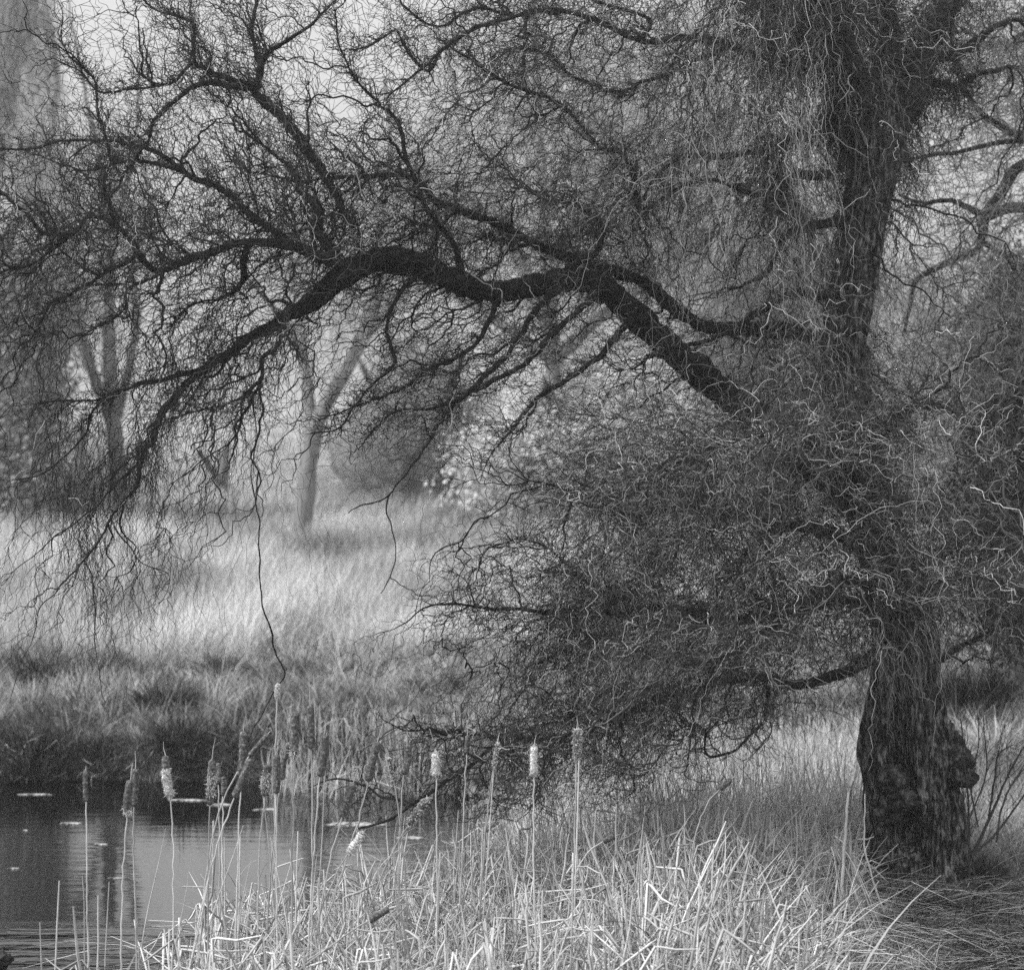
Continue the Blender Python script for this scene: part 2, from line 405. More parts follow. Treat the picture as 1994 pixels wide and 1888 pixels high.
# ------------------------------------------------------------------ the big willow
exec_limbs = [
 # (name, base depth, depth change along it, [(px,py,half width px)...])
 ('limb', 15.1, -.9, [(1690,1010,44),(1560,890,40),(1440,790,36),(1340,705,33),(1265,640,31),(1210,590,30),(1160,552,28),(1100,545,27),(1040,560,26),(960,568,26),(900,553,26),(850,530,26),(790,510,27),(740,508,27),(700,522,28),(650,556,26),(600,592,22),(555,620,17),(500,648,14),(440,690,13),(390,718,11),(330,735,8),(260,753,6),(190,775,4),(100,782,2.5),(20,790,1.5)]),
 ('limb', 15.2, -.5, [(1640,690,26),(1560,650,24),(1480,642,22),(1400,640,22),(1330,612,22),(1270,562,20),(1200,530,18),(1120,505,16),(1050,478,14),(980,445,13),(900,412,13),(850,390,11),(815,350,10),(770,336,8),(700,342,7),(640,345,5),(580,350,4),(520,340,3),(440,320,1.5)]),
 ('limb', 14.2, .3, [(670,545,16),(650,495,14),(621,459,12),(618,404,10),(590,375,7),(560,330,5),(520,290,3),(470,255,2)]),
 ('limb', 14.4, .4, [(690,440,9),(655,380,10),(621,318,11),(570,252,11),(535,217,11),(497,187,9),(497,161,8),(505,115,7),(492,60,5),(500,0,4),(510,-80,3)]),
 ('limb', 14.6, .1, [(495,165,7),(434,147,6),(399,134,5),(378,118,5),(376,50,4),(350,32,3),(300,15,2),(260,-20,1.5)]),
 ('limb', 14.6, -.2, [(492,172,7),(434,164,6),(384,166,6),(348,187,5),(313,222,5),(292,242,4),(283,275,3),(240,340,2),(200,400,1.5)]),
 ('limb', 14.6, -.2, [(500,140,6),(525,105,6),(550,91,5),(606,50,4),(640,15,3),(690,-20,2)]),
 ('limb', 14.6, -.2, [(378,120,4),(330,160,3.5),(250,175,3),(190,180,2.5),(150,140,2),(100,120,1.2)]),
 ('limb', 14.3, .2, [(560,470,10),(505,434,9),(454,389,8),(419,361,7),(374,343,6),(353,331,6),(283,318,4),(222,320,3),(150,330,2),(60,300,1.2)]),
 ('limb', 14.4, .3, [(353,331,5),(300,298,4.5),(265,285,4),(210,277,4),(120,278,3),(50,292,2.5),(-20,290,1.5)]),
 ('limb', 14.2, -.4, [(650,510,14),(560,478,12),(500,470,10),(454,475,9),(394,495,9),(353,510,8),(303,525,7),(278,510,8),(257,475,7),(232,444,7),(192,419,6),(167,419,6),(146,449,6),(111,459,5),(76,454,5),(55,424,4),(0,373,3),(-40,340,2)]),
 ('limb', 14.1, -.3, [(232,444,5),(200,370,4),(215,300,3.5),(190,230,3),(180,150,2.5),(130,100,1.8),(120,20,1.2)]),
 ('limb', 14.0, -.3, [(262,500,4.5),(187,545,4),(120,580,3.5),(101,586,3),(81,616,3),(73,646,2.8),(48,652,2.4),(45,672,2.2),(80,715,1.4)]),
 ('limb', 14.2, .2, [(480,480,8),(470,520,7),(466,555,6),(440,578,4),(380,590,3),(340,620,2)]),
 ('limb', 14.0, -.3, [(394,495,6),(303,540,5),(252,566,4.5),(240,600,3.5),(180,640,2.5),(120,690,1.5)]),
 ('limb', 14.1, -.3, [(146,449,4),(90,500,3.5),(30,520,3),(-30,545,2)]),
 ('limb', 14.2, -.5, [(430,695,14),(374,735,14),(343,768,12),(323,793,11),(308,823,10),(298,861,9),(283,863,9),(273,904,8.5),(262,950,7.5),(237,975,6),(217,1010,5.5),(227,1040,4.5),(252,1070,3),(278,1100,2.5),(328,1120,2),(325,1150,1.5),(290,1195,1)]),
 ('limb', 13.9, -.3, [(225,995,5),(192,1055,4),(167,1091,3.4),(131,1126,2.4),(101,1156,2),(71,1197,1.8),(60,1242,1.5),(45,1277,1.2),(20,1370,1)]),
 ('limb', 13.9, -.2, [(167,1096,2.2),(177,1131,2),(182,1207,1.8),(189,1290,1.4),(205,1370,1)]),
 ('limb', 14.0, -.3, [(550,625,9),(535,677,8),(510,702,7),(505,742,6),(469,773,5),(429,788,4),(379,803,3),(323,823,2.5),(280,850,1.5)]),
 ('limb', 13.9, .1, [(490,760,4),(474,783,3.5),(474,828,3),(454,858,2.5),(404,894,2),(328,947,1.5)]),
 ('limb', 13.8, .1, [(492,765,3),(497,853,1.8),(492,904,1.8),(497,980,2),(503,1020,2.2),(502,1070,2.4),(510,1121,2.4),(515,1192,2.6),(527,1227,3),(535,1272,2.6),(552,1315,2.4),(530,1350,2),(505,1396,1.8),(475,1466,1.5)]),
 ('limb', 14.1, -.4, [(240,760,5),(190,790,4),(175,830,3.5),(140,880,3),(80,920,2.4),(20,930,1.6)]),
 ('limb', 14.1, -.3, [(270,870,5),(262,905,4),(240,930,4),(210,960,3),(160,1010,2.5),(100,1050,2),(30,1110,1.2)]),
 ('limb', 14.5, -.5, [(810,540,6),(772,581,5),(752,626,4.5),(757,672,4),(767,707,3.5),(732,742,3),(697,783,2.5),(661,833,2.2),(606,843,1.6)]),
 ('limb', 14.6, -.9, [(1100,550,10),(1040,610,8),(1000,672,7),(959,722,6),(909,773,5.5),(878,798,5),(848,833,4.5),(823,873,4),(808,899,3.5),(777,939,3),(757,964,2.6),(707,985,2),(681,1002,1.4)]),
 ('limb', 13.9, -.1, [(757,964,2),(755,1000,1.8),(770,1040,1.5),(768,1100,1.2),(740,1160,1)]),
 ('limb', 14.6, -.9, [(1160,570,9),(1090,640,7),(1000,720,6),(920,760,5),(840,795,4),(770,800,3),(720,850,2.4),(700,880,1.6)]),
 ('limb', 14.6, -.6, [(980,575,7),(950,640,6),(900,690,5),(830,720,4),(760,770,3),(680,800,2),(630,810,1.3)]),
 ('limb', 14.7, -.8, [(1230,620,9),(1180,680,7),(1120,730,6),(1060,770,5),(1000,830,3.5),(960,880,2.4),(930,940,1.5)]),
 ('limb', 14.6, -.4, [(1090,545,8),(1130,512,8),(1165,490,7),(1170,440,6),(1120,400,5),(1060,390,3),(1000,360,2)]),
 ('limb', 14.4, -.4, [(900,545,9),(880,470,7),(830,400,6),(790,300,5),(760,220,4),(700,160,3),(660,90,2),(650,20,1.3)]),
 ('limb', 15.1, -.7, [(1740,1190,26),(1640,1170,22),(1520,1190,19),(1420,1210,16),(1300,1185,13),(1180,1192,10),(1060,1190,8),(950,1183,5),(880,1176,4),(830,1185,3),(785,1217,2),(730,1240,1.2)]),
 ('limb', 14.6, -.6, [(1300,1185,9),(1200,1160,7),(1140,1130,5),(1093,1085,4),(1060,1060,3),(1000,1050,2.4),(920,1070,1.5)]),
 ('limb', 15.0, -1.2, [(1720,1260,22),(1640,1310,19),(1560,1330,17),(1480,1320,15),(1380,1330,11),(1260,1370,9),(1150,1420,8),(1060,1437,7),(1000,1442,6.5),(950,1462,6),(900,1500,6),(850,1532,5.5),(785,1572,5),(740,1602,4),(700,1613,3)]),
 ('limb', 13.8, -.1, [(1000,1460,4),(940,1475,3),(905,1455,3.5),(905,1430,4),(888,1417,4.5),(865,1422,4),(800,1425,2),(740,1400,1.3)]),
 ('limb', 13.7, .2, [(800,1563,4),(740,1545,3),(690,1522,2.5),(640,1515,1.8),(600,1530,1)]),
 ('limb', 14.5, -.6, [(1500,1320,8),(1487,1395,6),(1452,1440,5),(1401,1470,4.5),(1376,1465,4),(1374,1435,3.5)]),
 ('limb', 15.0, -2.0, [(1700,1080,26),(1600,1030,22),(1480,1010,18),(1350,990,14),(1230,1000,10),(1130,960,6),(1050,940,3),(980,950,1.5)]),
 ('limb', 15.0, -2.6, [(1735,1160,22),(1660,1130,20),(1600,1150,18),(1540,1200,13),(1450,1260,8),(1350,1290,4),(1260,1280,2)]),
 ('limb', 15.1, -2.4, [(1690,960,22),(1640,900,18),(1560,850,15),(1470,850,12),(1370,880,8),(1280,920,5),(1200,980,2.5)]),
 ('limb', 15.3, 1.3, [(1770,1130,24),(1850,1060,20),(1930,1030,15),(2010,1040,11),(2090,1090,6)]),
 ('limb', 15.1, -1.8, [(1760,1190,20),(1830,1140,17),(1910,1120,13),(1990,1150,9),(2060,1220,4)]),
 ('limb', 15.2, .2, [(1825,1290,7),(1870,1262,6),(1930,1230,5),(1994,1200,4),(2050,1190,2)]),
 ('limb', 15.2, -1.9, [(1690,870,18),(1760,800,15),(1830,790,11),(1900,840,8),(1960,920,4)]),
 ('limb', 15.2, -.8, [(1612,341,12),(1552,341,10),(1517,366,9),(1482,376,8),(1431,371,6),(1380,350,5),(1310,370,3),(1250,420,2)]),
 ('limb', 15.2, -.4, [(1640,430,12),(1570,440,9),(1520,470,8),(1490,530,5),(1440,560,3)]),
 ('limb', 15.2, -.6, [(1630,575,12),(1540,575,10),(1500,595,8),(1420,640,6),(1340,672,5),(1270,690,3)]),
 ('limb', 15.2, -.6, [(1640,240,18),(1540,270,12),(1470,290,9),(1401,301,7),(1351,301,6),(1301,321,5),(1261,371,3),(1230,430,2)]),
 ('limb', 15.1, -.8, [(1640,130,20),(1520,120,14),(1420,90,10),(1330,75,8),(1250,80,6),(1150,38,6),(1060,18,6),(1000,30,5),(934,50,5),(858,96,4),(818,131,3),(757,187,2)]),
 ('limb', 14.6, -.2, [(1090,28,5),(1030,25,4.5),(1021,80,4),(1017,138,3.5)]),
 ('limb', 14.8, -.3, [(1245,410,6),(1235,350,6),(1215,302,5.5),(1180,290,5),(1150,270,5),(1105,220,4.5),(1060,186,4),(1000,165,4),(944,136,3),(878,91,2),(820,40,1.3)]),
 ('limb', 14.9, -.3, [(1420,90,7),(1330,130,5),(1260,155,4),(1200,178,4),(1115,150,3.5),(1060,105,3),(1000,100,2),(950,140,1.3)]),
 ('limb', 14.9, -.3, [(1250,80,5),(1260,40,4.5),(1180,10,4),(1100,-20,3)]),
 ('limb', 15.1, -.3, [(1000,30,4),(920,20,4),(870,50,3.5),(830,45,3),(790,10,2)]),
 ('limb', 14.7, -.2, [(858,96,4),(835,140,4),(800,110,3.5),(770,60,3),(720,85,2.4),(680,95,1.5)]),
 ('limb', 15.3, -.9, [(1700,240,40),(1650,120,34),(1600,20,30),(1550,-100,24)]),
 ('limb', 15.3, .2, [(1715,220,40),(1730,100,32),(1720,-20,28),(1730,-120,22)]),
 ('limb', 15.3, .6, [(1725,260,38),(1780,160,34),(1815,70,28),(1860,-20,24),(1890,-120,18)]),
 ('limb', 15.3, -.3, [(1600,20,16),(1500,20,13),(1420,-20,10),(1350,-60,7)]),
 ('limb', 15.5, .9, [(1800,110,14),(1870,110,11),(1930,60,8),(1990,40,5),(2050,50,3)]),
 ('limb', 15.6, .6, [(1790,150,12),(1850,170,9),(1920,140,6),(1980,130,4)]),
]
TR = [(1795,1790,128),(1790,1728,106),(1786,1690,96),(1783,1640,91),(1778,1580,88),(1772,1520,86),(1768,1460,84),(1766,1400,74),(1764,1340,67),(1762,1280,62),(1755,1210,58),(1738,1130,54),(1710,1040,50),(1682,920,47),(1655,790,43),(1643,690,41),(1650,610,44),(1667,520,46),(1683,440,43),(1695,370,44),(1705,300,50),(1708,220,50),(1700,150,36)]
TY = 15.3
willow = empty('willow_tree', (2.9, TY, .15))
tag(willow, 'big old weeping willow with burred dark trunk and tangled bare twigs leaning over the pond', 'tree')
wt = Tree()
tp = np.array([list(W(x, y, TY)) + [h / F * TY] for x, y, h in TR])
tq = smooth_line(tp, .02)
# trunk: many sided sweep with fluted, burred surface
K = 168
def trunk_mesh(q):
    n_ = len(q)
    a = np.arange(K) * 2 * math.pi / K
    V = np.zeros((n_, K, 3))
    lumps = [(1718, 1500, -1, .055, .11), (1735, 1545, -1, .05, .09), (1703, 1560, -.8, .05, .09), (1700, 1660, -.8, .05, .10), (1800, 1560, -1, .03, .12),
             (1822, 1630, -1, .035, .1), (1850, 1455, -.3, .07, .13), (1712, 1420, -.9, .03, .10), (1690, 1300, -.8, .02, .1)]
    pits = [(1742, 1440, .05, .05, .22), (1740, 1520, .05, .05, .16), (1762, 1615, .10, .11, .14), (1733, 1380, .05, .035, .15), (1790, 1690, .05, .06, .14), (1752, 1480, .04, .04, .2), (1706, 1690, .06, .06, .10)]
    for i in range(n_):
        x, y, z, r = q[i]
        for j in range(K):
            c, s_ = math.cos(a[j]), math.sin(a[j])
            fl = .055 * math.sin(a[j] * 5 + 1.1 + z * .5) + .04 * math.sin(a[j] * 9 + z * 1.3) + .03 * math.sin(a[j] * 14 - z * 2)
            fl *= 1.2 if z < 1.6 else .8
            nn = noise.noise((c * 2.2, s_ * 2.2, z * 1.2)) * .2 + noise.noise((c * 7, s_ * 7, z * 2.2)) * .11 + noise.noise((c * 20, s_ * 20, z * 5)) * .05
            nn += .10 - .42 * abs(noise.noise((c * 5 + 3, s_ * 5, z * .9 + .3 * c))) ** .8 * .55 + .05 - .16 * abs(noise.noise((c * 13, s_ * 13 + 7, z * 2.2)))
            nn -= .06
            rr = r * (.97 + fl + nn)
            base_fl = max(0, .45 - z) * .28 * max(0, math.sin(a[j] * 4 + .6)) 
            rr += base_fl
            p = np.array([x + rr * c, y + rr * s_ * .95, z])
            if s_ < .35 and z < 1.9:
                for (lx, ly, side, amp, sig) in lumps:
                    L = W(lx, ly, TY)
                    d2 = ((p[0] - L[0]) ** 2 + (p[2] - L[2]) ** 2) / sig ** 2
                    if d2 < 5:
                        kk = amp * math.exp(-d2 * 1.6) * (1 + .6 * noise.noise((p[0] * 30, p[1] * 30, z * 30)))
                        p[0] += kk * c * .8; p[1] += kk * s_ * 1.2
                for (lx, ly, amp, sxg, szg) in pits:
                    L = W(lx, ly, TY)
                    d2 = ((p[0] - L[0]) / sxg) ** 2 + ((p[2] - L[2]) / szg) ** 2
                    if d2 < 6 and s_ < 0:
                        kk = amp * 2.4 * math.exp(-d2 * 1.3)
                        p[1] += kk
            V[i, j] = p
    idx = np.arange(n_ * K).reshape(n_, K)
    f = np.stack([idx[:-1], np.roll(idx[:-1], -1, 1), np.roll(idx[1:], -1, 1), idx[1:]], -1).reshape(-1, 4)
    return mesh_np('trunk', V, f)
trunk = keep(link('trunk', trunk_mesh(tq), M_bark), willow)

def lump(name, c, r, seed, mat, amp=.35, fr=6, sx=(1, 1, 1), sub=4):
    import bmesh
    bm = bmesh.new()
    bmesh.ops.create_icosphere(bm, subdivisions=sub, radius=1)
    for v in bm.verts:
        d = v.co.normalized()
        k = 1 + amp * noise.noise(d * fr * .35 + Vector((seed, 0, 0))) + amp * .6 * noise.noise(d * fr + Vector((0, seed, 0))) + amp * .3 * noise.noise(d * fr * 2.6)
        v.co = Vector((d.x * r * k * sx[0] + c[0], d.y * r * k * sx[1] + c[1], d.z * r * k * sx[2] + c[2]))
    me = bpy.data.meshes.new(name); bm.to_mesh(me); bm.free()
    me.polygons.foreach_set('use_smooth', np.ones(len(me.polygons), bool))
    me.materials.append(mat)
    o = bpy.data.objects.new(name, me); sc.collection.objects.link(o)
    return o
def burl(px, py, dy, r, seed, sx=(1, 1, 1)):
    p = W(px, py, TY) + np.array([0, dy, 0])
    b_ = keep(lump('burl', p, r, seed, M_burl, .45, 5, sx, 5), willow)
    return b_
burl(1855, 1492, -.08, .135, 3, (1.05, .9, 1.0))['label'] = 'large knobbly burl bulging from the right side'
burl(1846, 1455, -.02, .12, 8, (.8, .9, 1.3))['label'] = 'dark shoulder above the large burl'
burl(1727, 1502, -.31, .085, 5, (1, .6, 1))['label'] = 'upper pale burl left of the cleft'
burl(1742, 1545, -.33, .085, 6, (1.2, .6, .8))['label'] = 'middle pale burl above the hollow'
burl(1714, 1568, -.27, .09, 9, (.9, .6, 1))['label'] = 'lower pale burl above the hollow'
burl(1706, 1655, -.22, .08, 12, (.8, .7, 1))['label'] = 'small burl low on the left flank'

wt.add_nodes(tq[None, ::3, :3].copy(), tq[None, ::3, 3] , np.array([0]), 0)
L0 = []
for li, (nm, dY, dd, pts) in enumerate(exec_limbs, 1):
    n_ = len(pts)
    rows = []
    for k, (x, y, h) in enumerate(pts):
        Y = dY + dd * (k / (n_ - 1)) ** .9
        rows.append(list(W(x, y, Y)) + [h / F * Y * ((.84 if li == 1 else .62 if li == 2 else .85) if y < 850 or pts[0][2] < 8 else .6) * (.72 if x < 600 and y > 560 else 1)])
    q = smooth_line(rows, .03 if rows[0][3] > .03 else .022)
    q = crook(q, .022 if rows[0][3] > .06 else .024)
    KK = 14 if rows[0][3] > .06 else (9 if rows[0][3] > .025 else 6)
    rr = q[:, 3].copy()
    rr *= 1 + .12 * R.normal(size=len(rr)) * (rr > .006) * .5 + .24 * np.array([noise.noise((q[i, 0] * 5, q[i, 1], q[i, 2] * 5)) for i in range(len(q))])
    v, f, t = tubes(q[None, :, :3], rr[None], KK, [.1], jitter=.3)
    o = keep(link(nm, mesh_np(nm, v, f, t), M_limb), willow)
    L0.append(o)
    wt.add_nodes(q[None, ::2, :3].copy(), rr[None, ::2], np.array([li]), 0)

DG = """
1 1 3 5 5 3 1 3 3 5 5 5 5 4 6 6 6 6 4 4
1 2 4 5 5 3 1 2 3 5 5 5 5 4 6 6 6 6 4 3
2 4 4 4 5 5 4 4 4 5 5 5 5 4 5 6 6 6 4 2
5 5 5 5 5 6 7 7 6 6 5 5 6 4 5 4 6 4 1 1
5 6 6 5 6 6 7 7 7 8 8 8 7 4 4 2 6 3 1 1
5 6 6 6 6 7 9 8 7 5 5 5 5 4 3 5 8 4 1 2
3 3 3 4 5 5 2 4 6 4 4 4 5 4 4 6 8 4 3 2
2 1 3 7 4 4 1 3 5 3 3 3 3 4 5 8 8 6 4 2
2 2 2 4 2 1 1 3 3 3 4 5 6 7 8 9 9 9 4 2
2 2 2 2 2 1 0 1 1 1 3 6 6 8 8 7 8 9 4 2
1 2 2 1 1 0 0 1 1 2 5 6 8 8 7 8 8 9 9 4
1 2 2 1 0 0 0 1 4 5 6 8 8 7 8 8 7 9 9 5
1 1 1 0 0 0 1 1 4 4 7 8 7 8 8 7 8 6 5 5
0 1 0 0 0 0 0 1 2 3 6 7 8 8 6 5 1 0 1 1
0 0 0 0 0 0 0 2 4 7 7 7 7 3 2 1 0 0 0 0
0 0 0 0 0 0 2 3 4 4 5 4 3 1 0 0 0 0 0 0
0 0 0 0 0 0 1 2 1 1 0 0 0 0 0 0 0 0 0 0
0 0 0 0 0 0 0 0 0 0 0 0 0 0 0 0 0 0 0 0
0 0 0 0 0 0 0 0 0 0 0 0 0 0 0 0 0 0 0 0"""
G = np.array([[float(c) for c in r.split()] for r in DG.strip().splitlines()])
def dens(px, py):
    x = np.clip(px / 100 - .5, 0, 18.999); y = np.clip(py / 100 - .5, 0, 17.999)
    i = x.astype(int); j = y.astype(int); fx = x - i; fy = y - j
    return (G[j, i] * (1 - fx) + G[j, i + 1] * fx) * (1 - fy) + (G[j + 1, i] * (1 - fx) + G[j + 1, i + 1] * fx) * fy
pos0, _, rad0, _, _ = wt.arrays()
pp = np.stack([997 + pos0[:, 0] / pos0[:, 1] * F, 944 + (CH - pos0[:, 2]) / pos0[:, 1] * F], -1)
kd0 = kdtree.KDTree(len(pp))
for i, p in enumerate(pp): kd0.insert((p[0], p[1], 0), i)
kd0.balance()
def sample(nn, pw=1.6, sdk=1.0, left=1.0):
    px = R.random(nn * 8) * 2150 - 80; py = R.random(nn * 8) * 1720 - 90
    keepm = R.random(nn * 8) < (dens(px, py) / 9) ** pw * np.interp(px, [900, 1150], [left, 1])
    px, py = px[keepm][:nn], py[keepm][:nn]
    Y = np.array([pos0[kd0.find((a, b_, 0))[1], 1] for a, b_ in zip(px, py)])
    thick = np.interp(px + .4 * py, [0, 900, 1500, 2200], [.42, .5, .75, 1.0]) * sdk
    dev = R.normal(size=len(px)) * thick
    bare = ((px > 600) & (px < 1450) & (py > 430) & (py < 780)) | ((px > 1600) & (py < 760))   # most of these twigs leave the far side of the limb
    dev = np.where(bare & (R.random(len(px)) < .8), np.abs(dev) + .12, dev)
    Y = Y + dev
    Y = np.clip(Y, 11.9, 17.3)
    return px, py, W(px, py, Y)
def tones(px, py, lift=0.):
    # pale young shoots, lightened at right as sunlit, darkened at left as silhouettes
    p = np.interp(px, [0, 900, 1200, 2000], [.12, .2, .42, .42])
    pale = R.random(len(px)) < np.interp(px, [0, 900, 1200, 2000], [.03, .07, .2, .2])
    t = np.where(pale, .35 + .6 * R.random(len(px)), R.random(len(px)) ** 2 * p * .5 + .01) + lift
    return np.clip(t, 0, 1)
def pull(px, py, d):
    u = np.zeros((len(px), 3))
    hang = ((px < 620) & (py > 700)) | ((px > 1250) & (py < 620)) 
    arch = (px > 620) & (px < 1250) & (py > 560) & (py < 1000)
    up = (px < 700) & (py < 420)
    u[:, 2] = np.where(hang, 1.2, np.where(up, -.7, .25))
    u[:, 0] = np.where(arch, .8, np.where(px < 1500, .45, -.1))
    u += R.normal(size=u.shape) * .35
    return u * d
px, py, B = sample(420); wt.reach(B, pull(px, py, .45), .0115, .004, 22, .035, .35, 1, tones(px, py) * .4, maxlv=0, K=5, minr=.006, sag=.3)
px, py, B = sample(1900); wt.reach(B, pull(px, py, .28), .0062, .0022, 16, .045, .25, 2, tones(px, py) * .6, maxlv=1, K=4, minr=.003, sag=.2)
px, py, B = sample(10500, left=1.05); wt.reach(B, pull(px, py, .30), .0038, .0015, 14, .05, .22, 3, tones(px, py), maxlv=2, sag=.3, maxlen=1.2)
px, py, B = sample(12500, 1.6, left=.6); wt.reach(B, pull(px, py, .20), .0027, .0013, 11, .055, .16, 4, tones(px, py), maxlv=3, sag=.3, maxlen=.8)
# twiglets and long hanging shoots
pos, dr, rad, limb, lvs = wt.arrays()
npx = 997 + pos[:, 0] / pos[:, 1] * F; npy = 944 + (CH - pos[:, 2]) / pos[:, 1] * F
def pick(mask, nn):
    c = np.where(mask)[0]
    return R.choice(c, nn)
inm = (lvs >= 2) & (npx > -80) & (npx < 2080) & (npy > -80)
ni = pick(inm & (R.random(len(npx)) < (dens(npx, npy) / 9) ** .9 * np.interp(npx, [900, 1150], [.6, 1])), 34000)
wt.shoots(ni, .05 + .16 * R.random(len(ni)), np.array([0, 0, .02]), .55, .0021, .0012, 5, .09, .1, 5, tones(npx[ni], npy[ni]), hang=.1)
def hang(box, nn, l0, l1, r=.0018, hangk=1.2, tone=(0, .4), lvmin=1, amp=.035, sp=.25):
    m = (npx > box[0]) & (npx < box[2]) & (npy > box[1]) & (npy < box[3]) & (lvs >= lvmin)
    if m.sum() == 0: return
    ni = pick(m, nn)
    wt.shoots(ni, l0 + (l1 - l0) * R.random(nn) ** 1.5, np.array([0, 0, -.3]), sp, r, .0008, 22, amp, .26, 6, tone[0] + (tone[1] - tone[0]) * R.random(nn) ** 2, hang=hangk)
hang((200, 800, 320, 960), 150, .15, .6, .0026, tone=(0, .05), sp=.5, hangk=.7)
hang((100, 780, 330, 1050), 150, .3, 1.25, .0022, tone=(0, .1), sp=.3)
hang((60, 880, 330, 1160), 80, .6, 1.5, .0022, tone=(0, .06), sp=.2)
hang((0, 900, 200, 1200), 60, .3, .9, tone=(0, .1))
hang((60, 620, 600, 900), 230, .3, 1.0, .002, tone=(0, .1))
ni = pick((lvs == 0) & (limb > 0) & (npx > -60) & (npx < 2060) & (npy > -60) & (npy < 1450) & (rad > np.where((npy > 850) & (npx < 900), .0105, .004)), 12000)
wt.shoots(ni, .08 + .45 * R.random(len(ni)) ** 2, np.array([0, 0, .25]), .6, .0026, .0013, 9, .08, .14, 5, tones(npx[ni], npy[ni]), hang=0)
hang((420, 700, 560, 900), 40, .5, 1.9, tone=(0, .1))
hang((650, 700, 900, 1000), 40, .2, .8, tone=(0, .1))
hang((0, 500, 250, 700), 60, .3, 1.0, tone=(0, .1))
hang((1280, -60, 1620, 330), 420, .5, 1.7, .0032, tone=(.25, 1.0), amp=.03, sp=.18)  # upper-right shoots given pale tone for the sun on them
hang((1280, 330, 1600, 760), 260, .4, 1.2, .0030, tone=(.25, 1.0), sp=.2)
hang((1150, 640, 1950, 1150), 750, .3, 1.1, .0036, tone=(.2, 1.0), sp=.45, hangk=.5, amp=.06)  # extra pale strands paint the sunlit top of the lower tangle
hang((1600, 0, 1860, 700), 500, .3, 1.1, .003, tone=(.0, .35), lvmin=0, sp=.2)
hang((900, 780, 1250, 1150), 260, .3, .8, .0024, tone=(.2, 1.0), sp=.5, hangk=.4, amp=.07)
hang((750, 1000, 1250, 1500), 160, .2, .5, .002, tone=(0, .4), sp=.6, hangk=.3, amp=.07)
hang((1690, 1200, 1850, 1640), 420, .2, .7, .003, tone=(0, .8), lvmin=0, sp=.1, hangk=2)
def arcs(box, nn, l0, l1, r=.0034, k=.5):
    m = (npx > box[0]) & (npx < box[2]) & (npy > box[1]) & (npy < box[3]) & (lvs >= 1) & (lvs <= 3)
    ni = pick(m, nn)
    wt.shoots(ni, l0 + (l1 - l0) * R.random(nn) ** 1.6, np.array([-.1, 0, .15]), .7, r, .0009, 20, .022, .34, 6, tones(npx[ni], npy[ni]) * np.where(R.random(nn) < .7, .3, 1), hang=k)
arcs((1080, 700, 2020, 1450), 2300, .3, 1.15)
arcs((600, 1380, 1150, 1640), 160, .15, .6, .004, k=.2)
arcs((950, 1150, 1500, 1480), 900, .3, .9, k=.9)
arcs((600, -40, 1500, 520), 1500, .25, .9, .003)
arcs((-40, 0, 600, 520), 700, .2, .7, .0028, k=.1)
ni = pick((npx > 1480) & (npx < 1900) & (npy > -60) & (npy < 420) & (lvs <= 1), 5000)
wt.shoots(ni, .1 + .4 * R.random(len(ni)), np.array([0, 0, -.1]), .5, .0032, .0014, 9, .09, .13, 5, R.random(len(ni)) ** 3 * .3, hang=.6)
for i in sorted(wt.geo):
    tw = wt.geo[i].build('twigs', M_twig, None)
    if i == 0: keep(tw, willow)
    else:
        tw.parent = L0[i - 1]

# roots
for pts in ([(1700,1722,20),(1660,1712,16),(1625,1708,14),(1590,1720,12),(1570,1742,8),(1556,1770,5)],
            [(1870,1722,16),(1900,1740,10),(1930,1752,5)]):
    rows = [list(W(x, y, 15.0)) + [h / F * 15] for x, y, h in pts]
    q = crook(smooth_line(rows, .02), .01)
    v, f, t = tubes(q[None, :, :3], q[None, :, 3], 9, [.1], .2)
    keep(link('root', mesh_np('root', v, f, t), M_bark), willow)

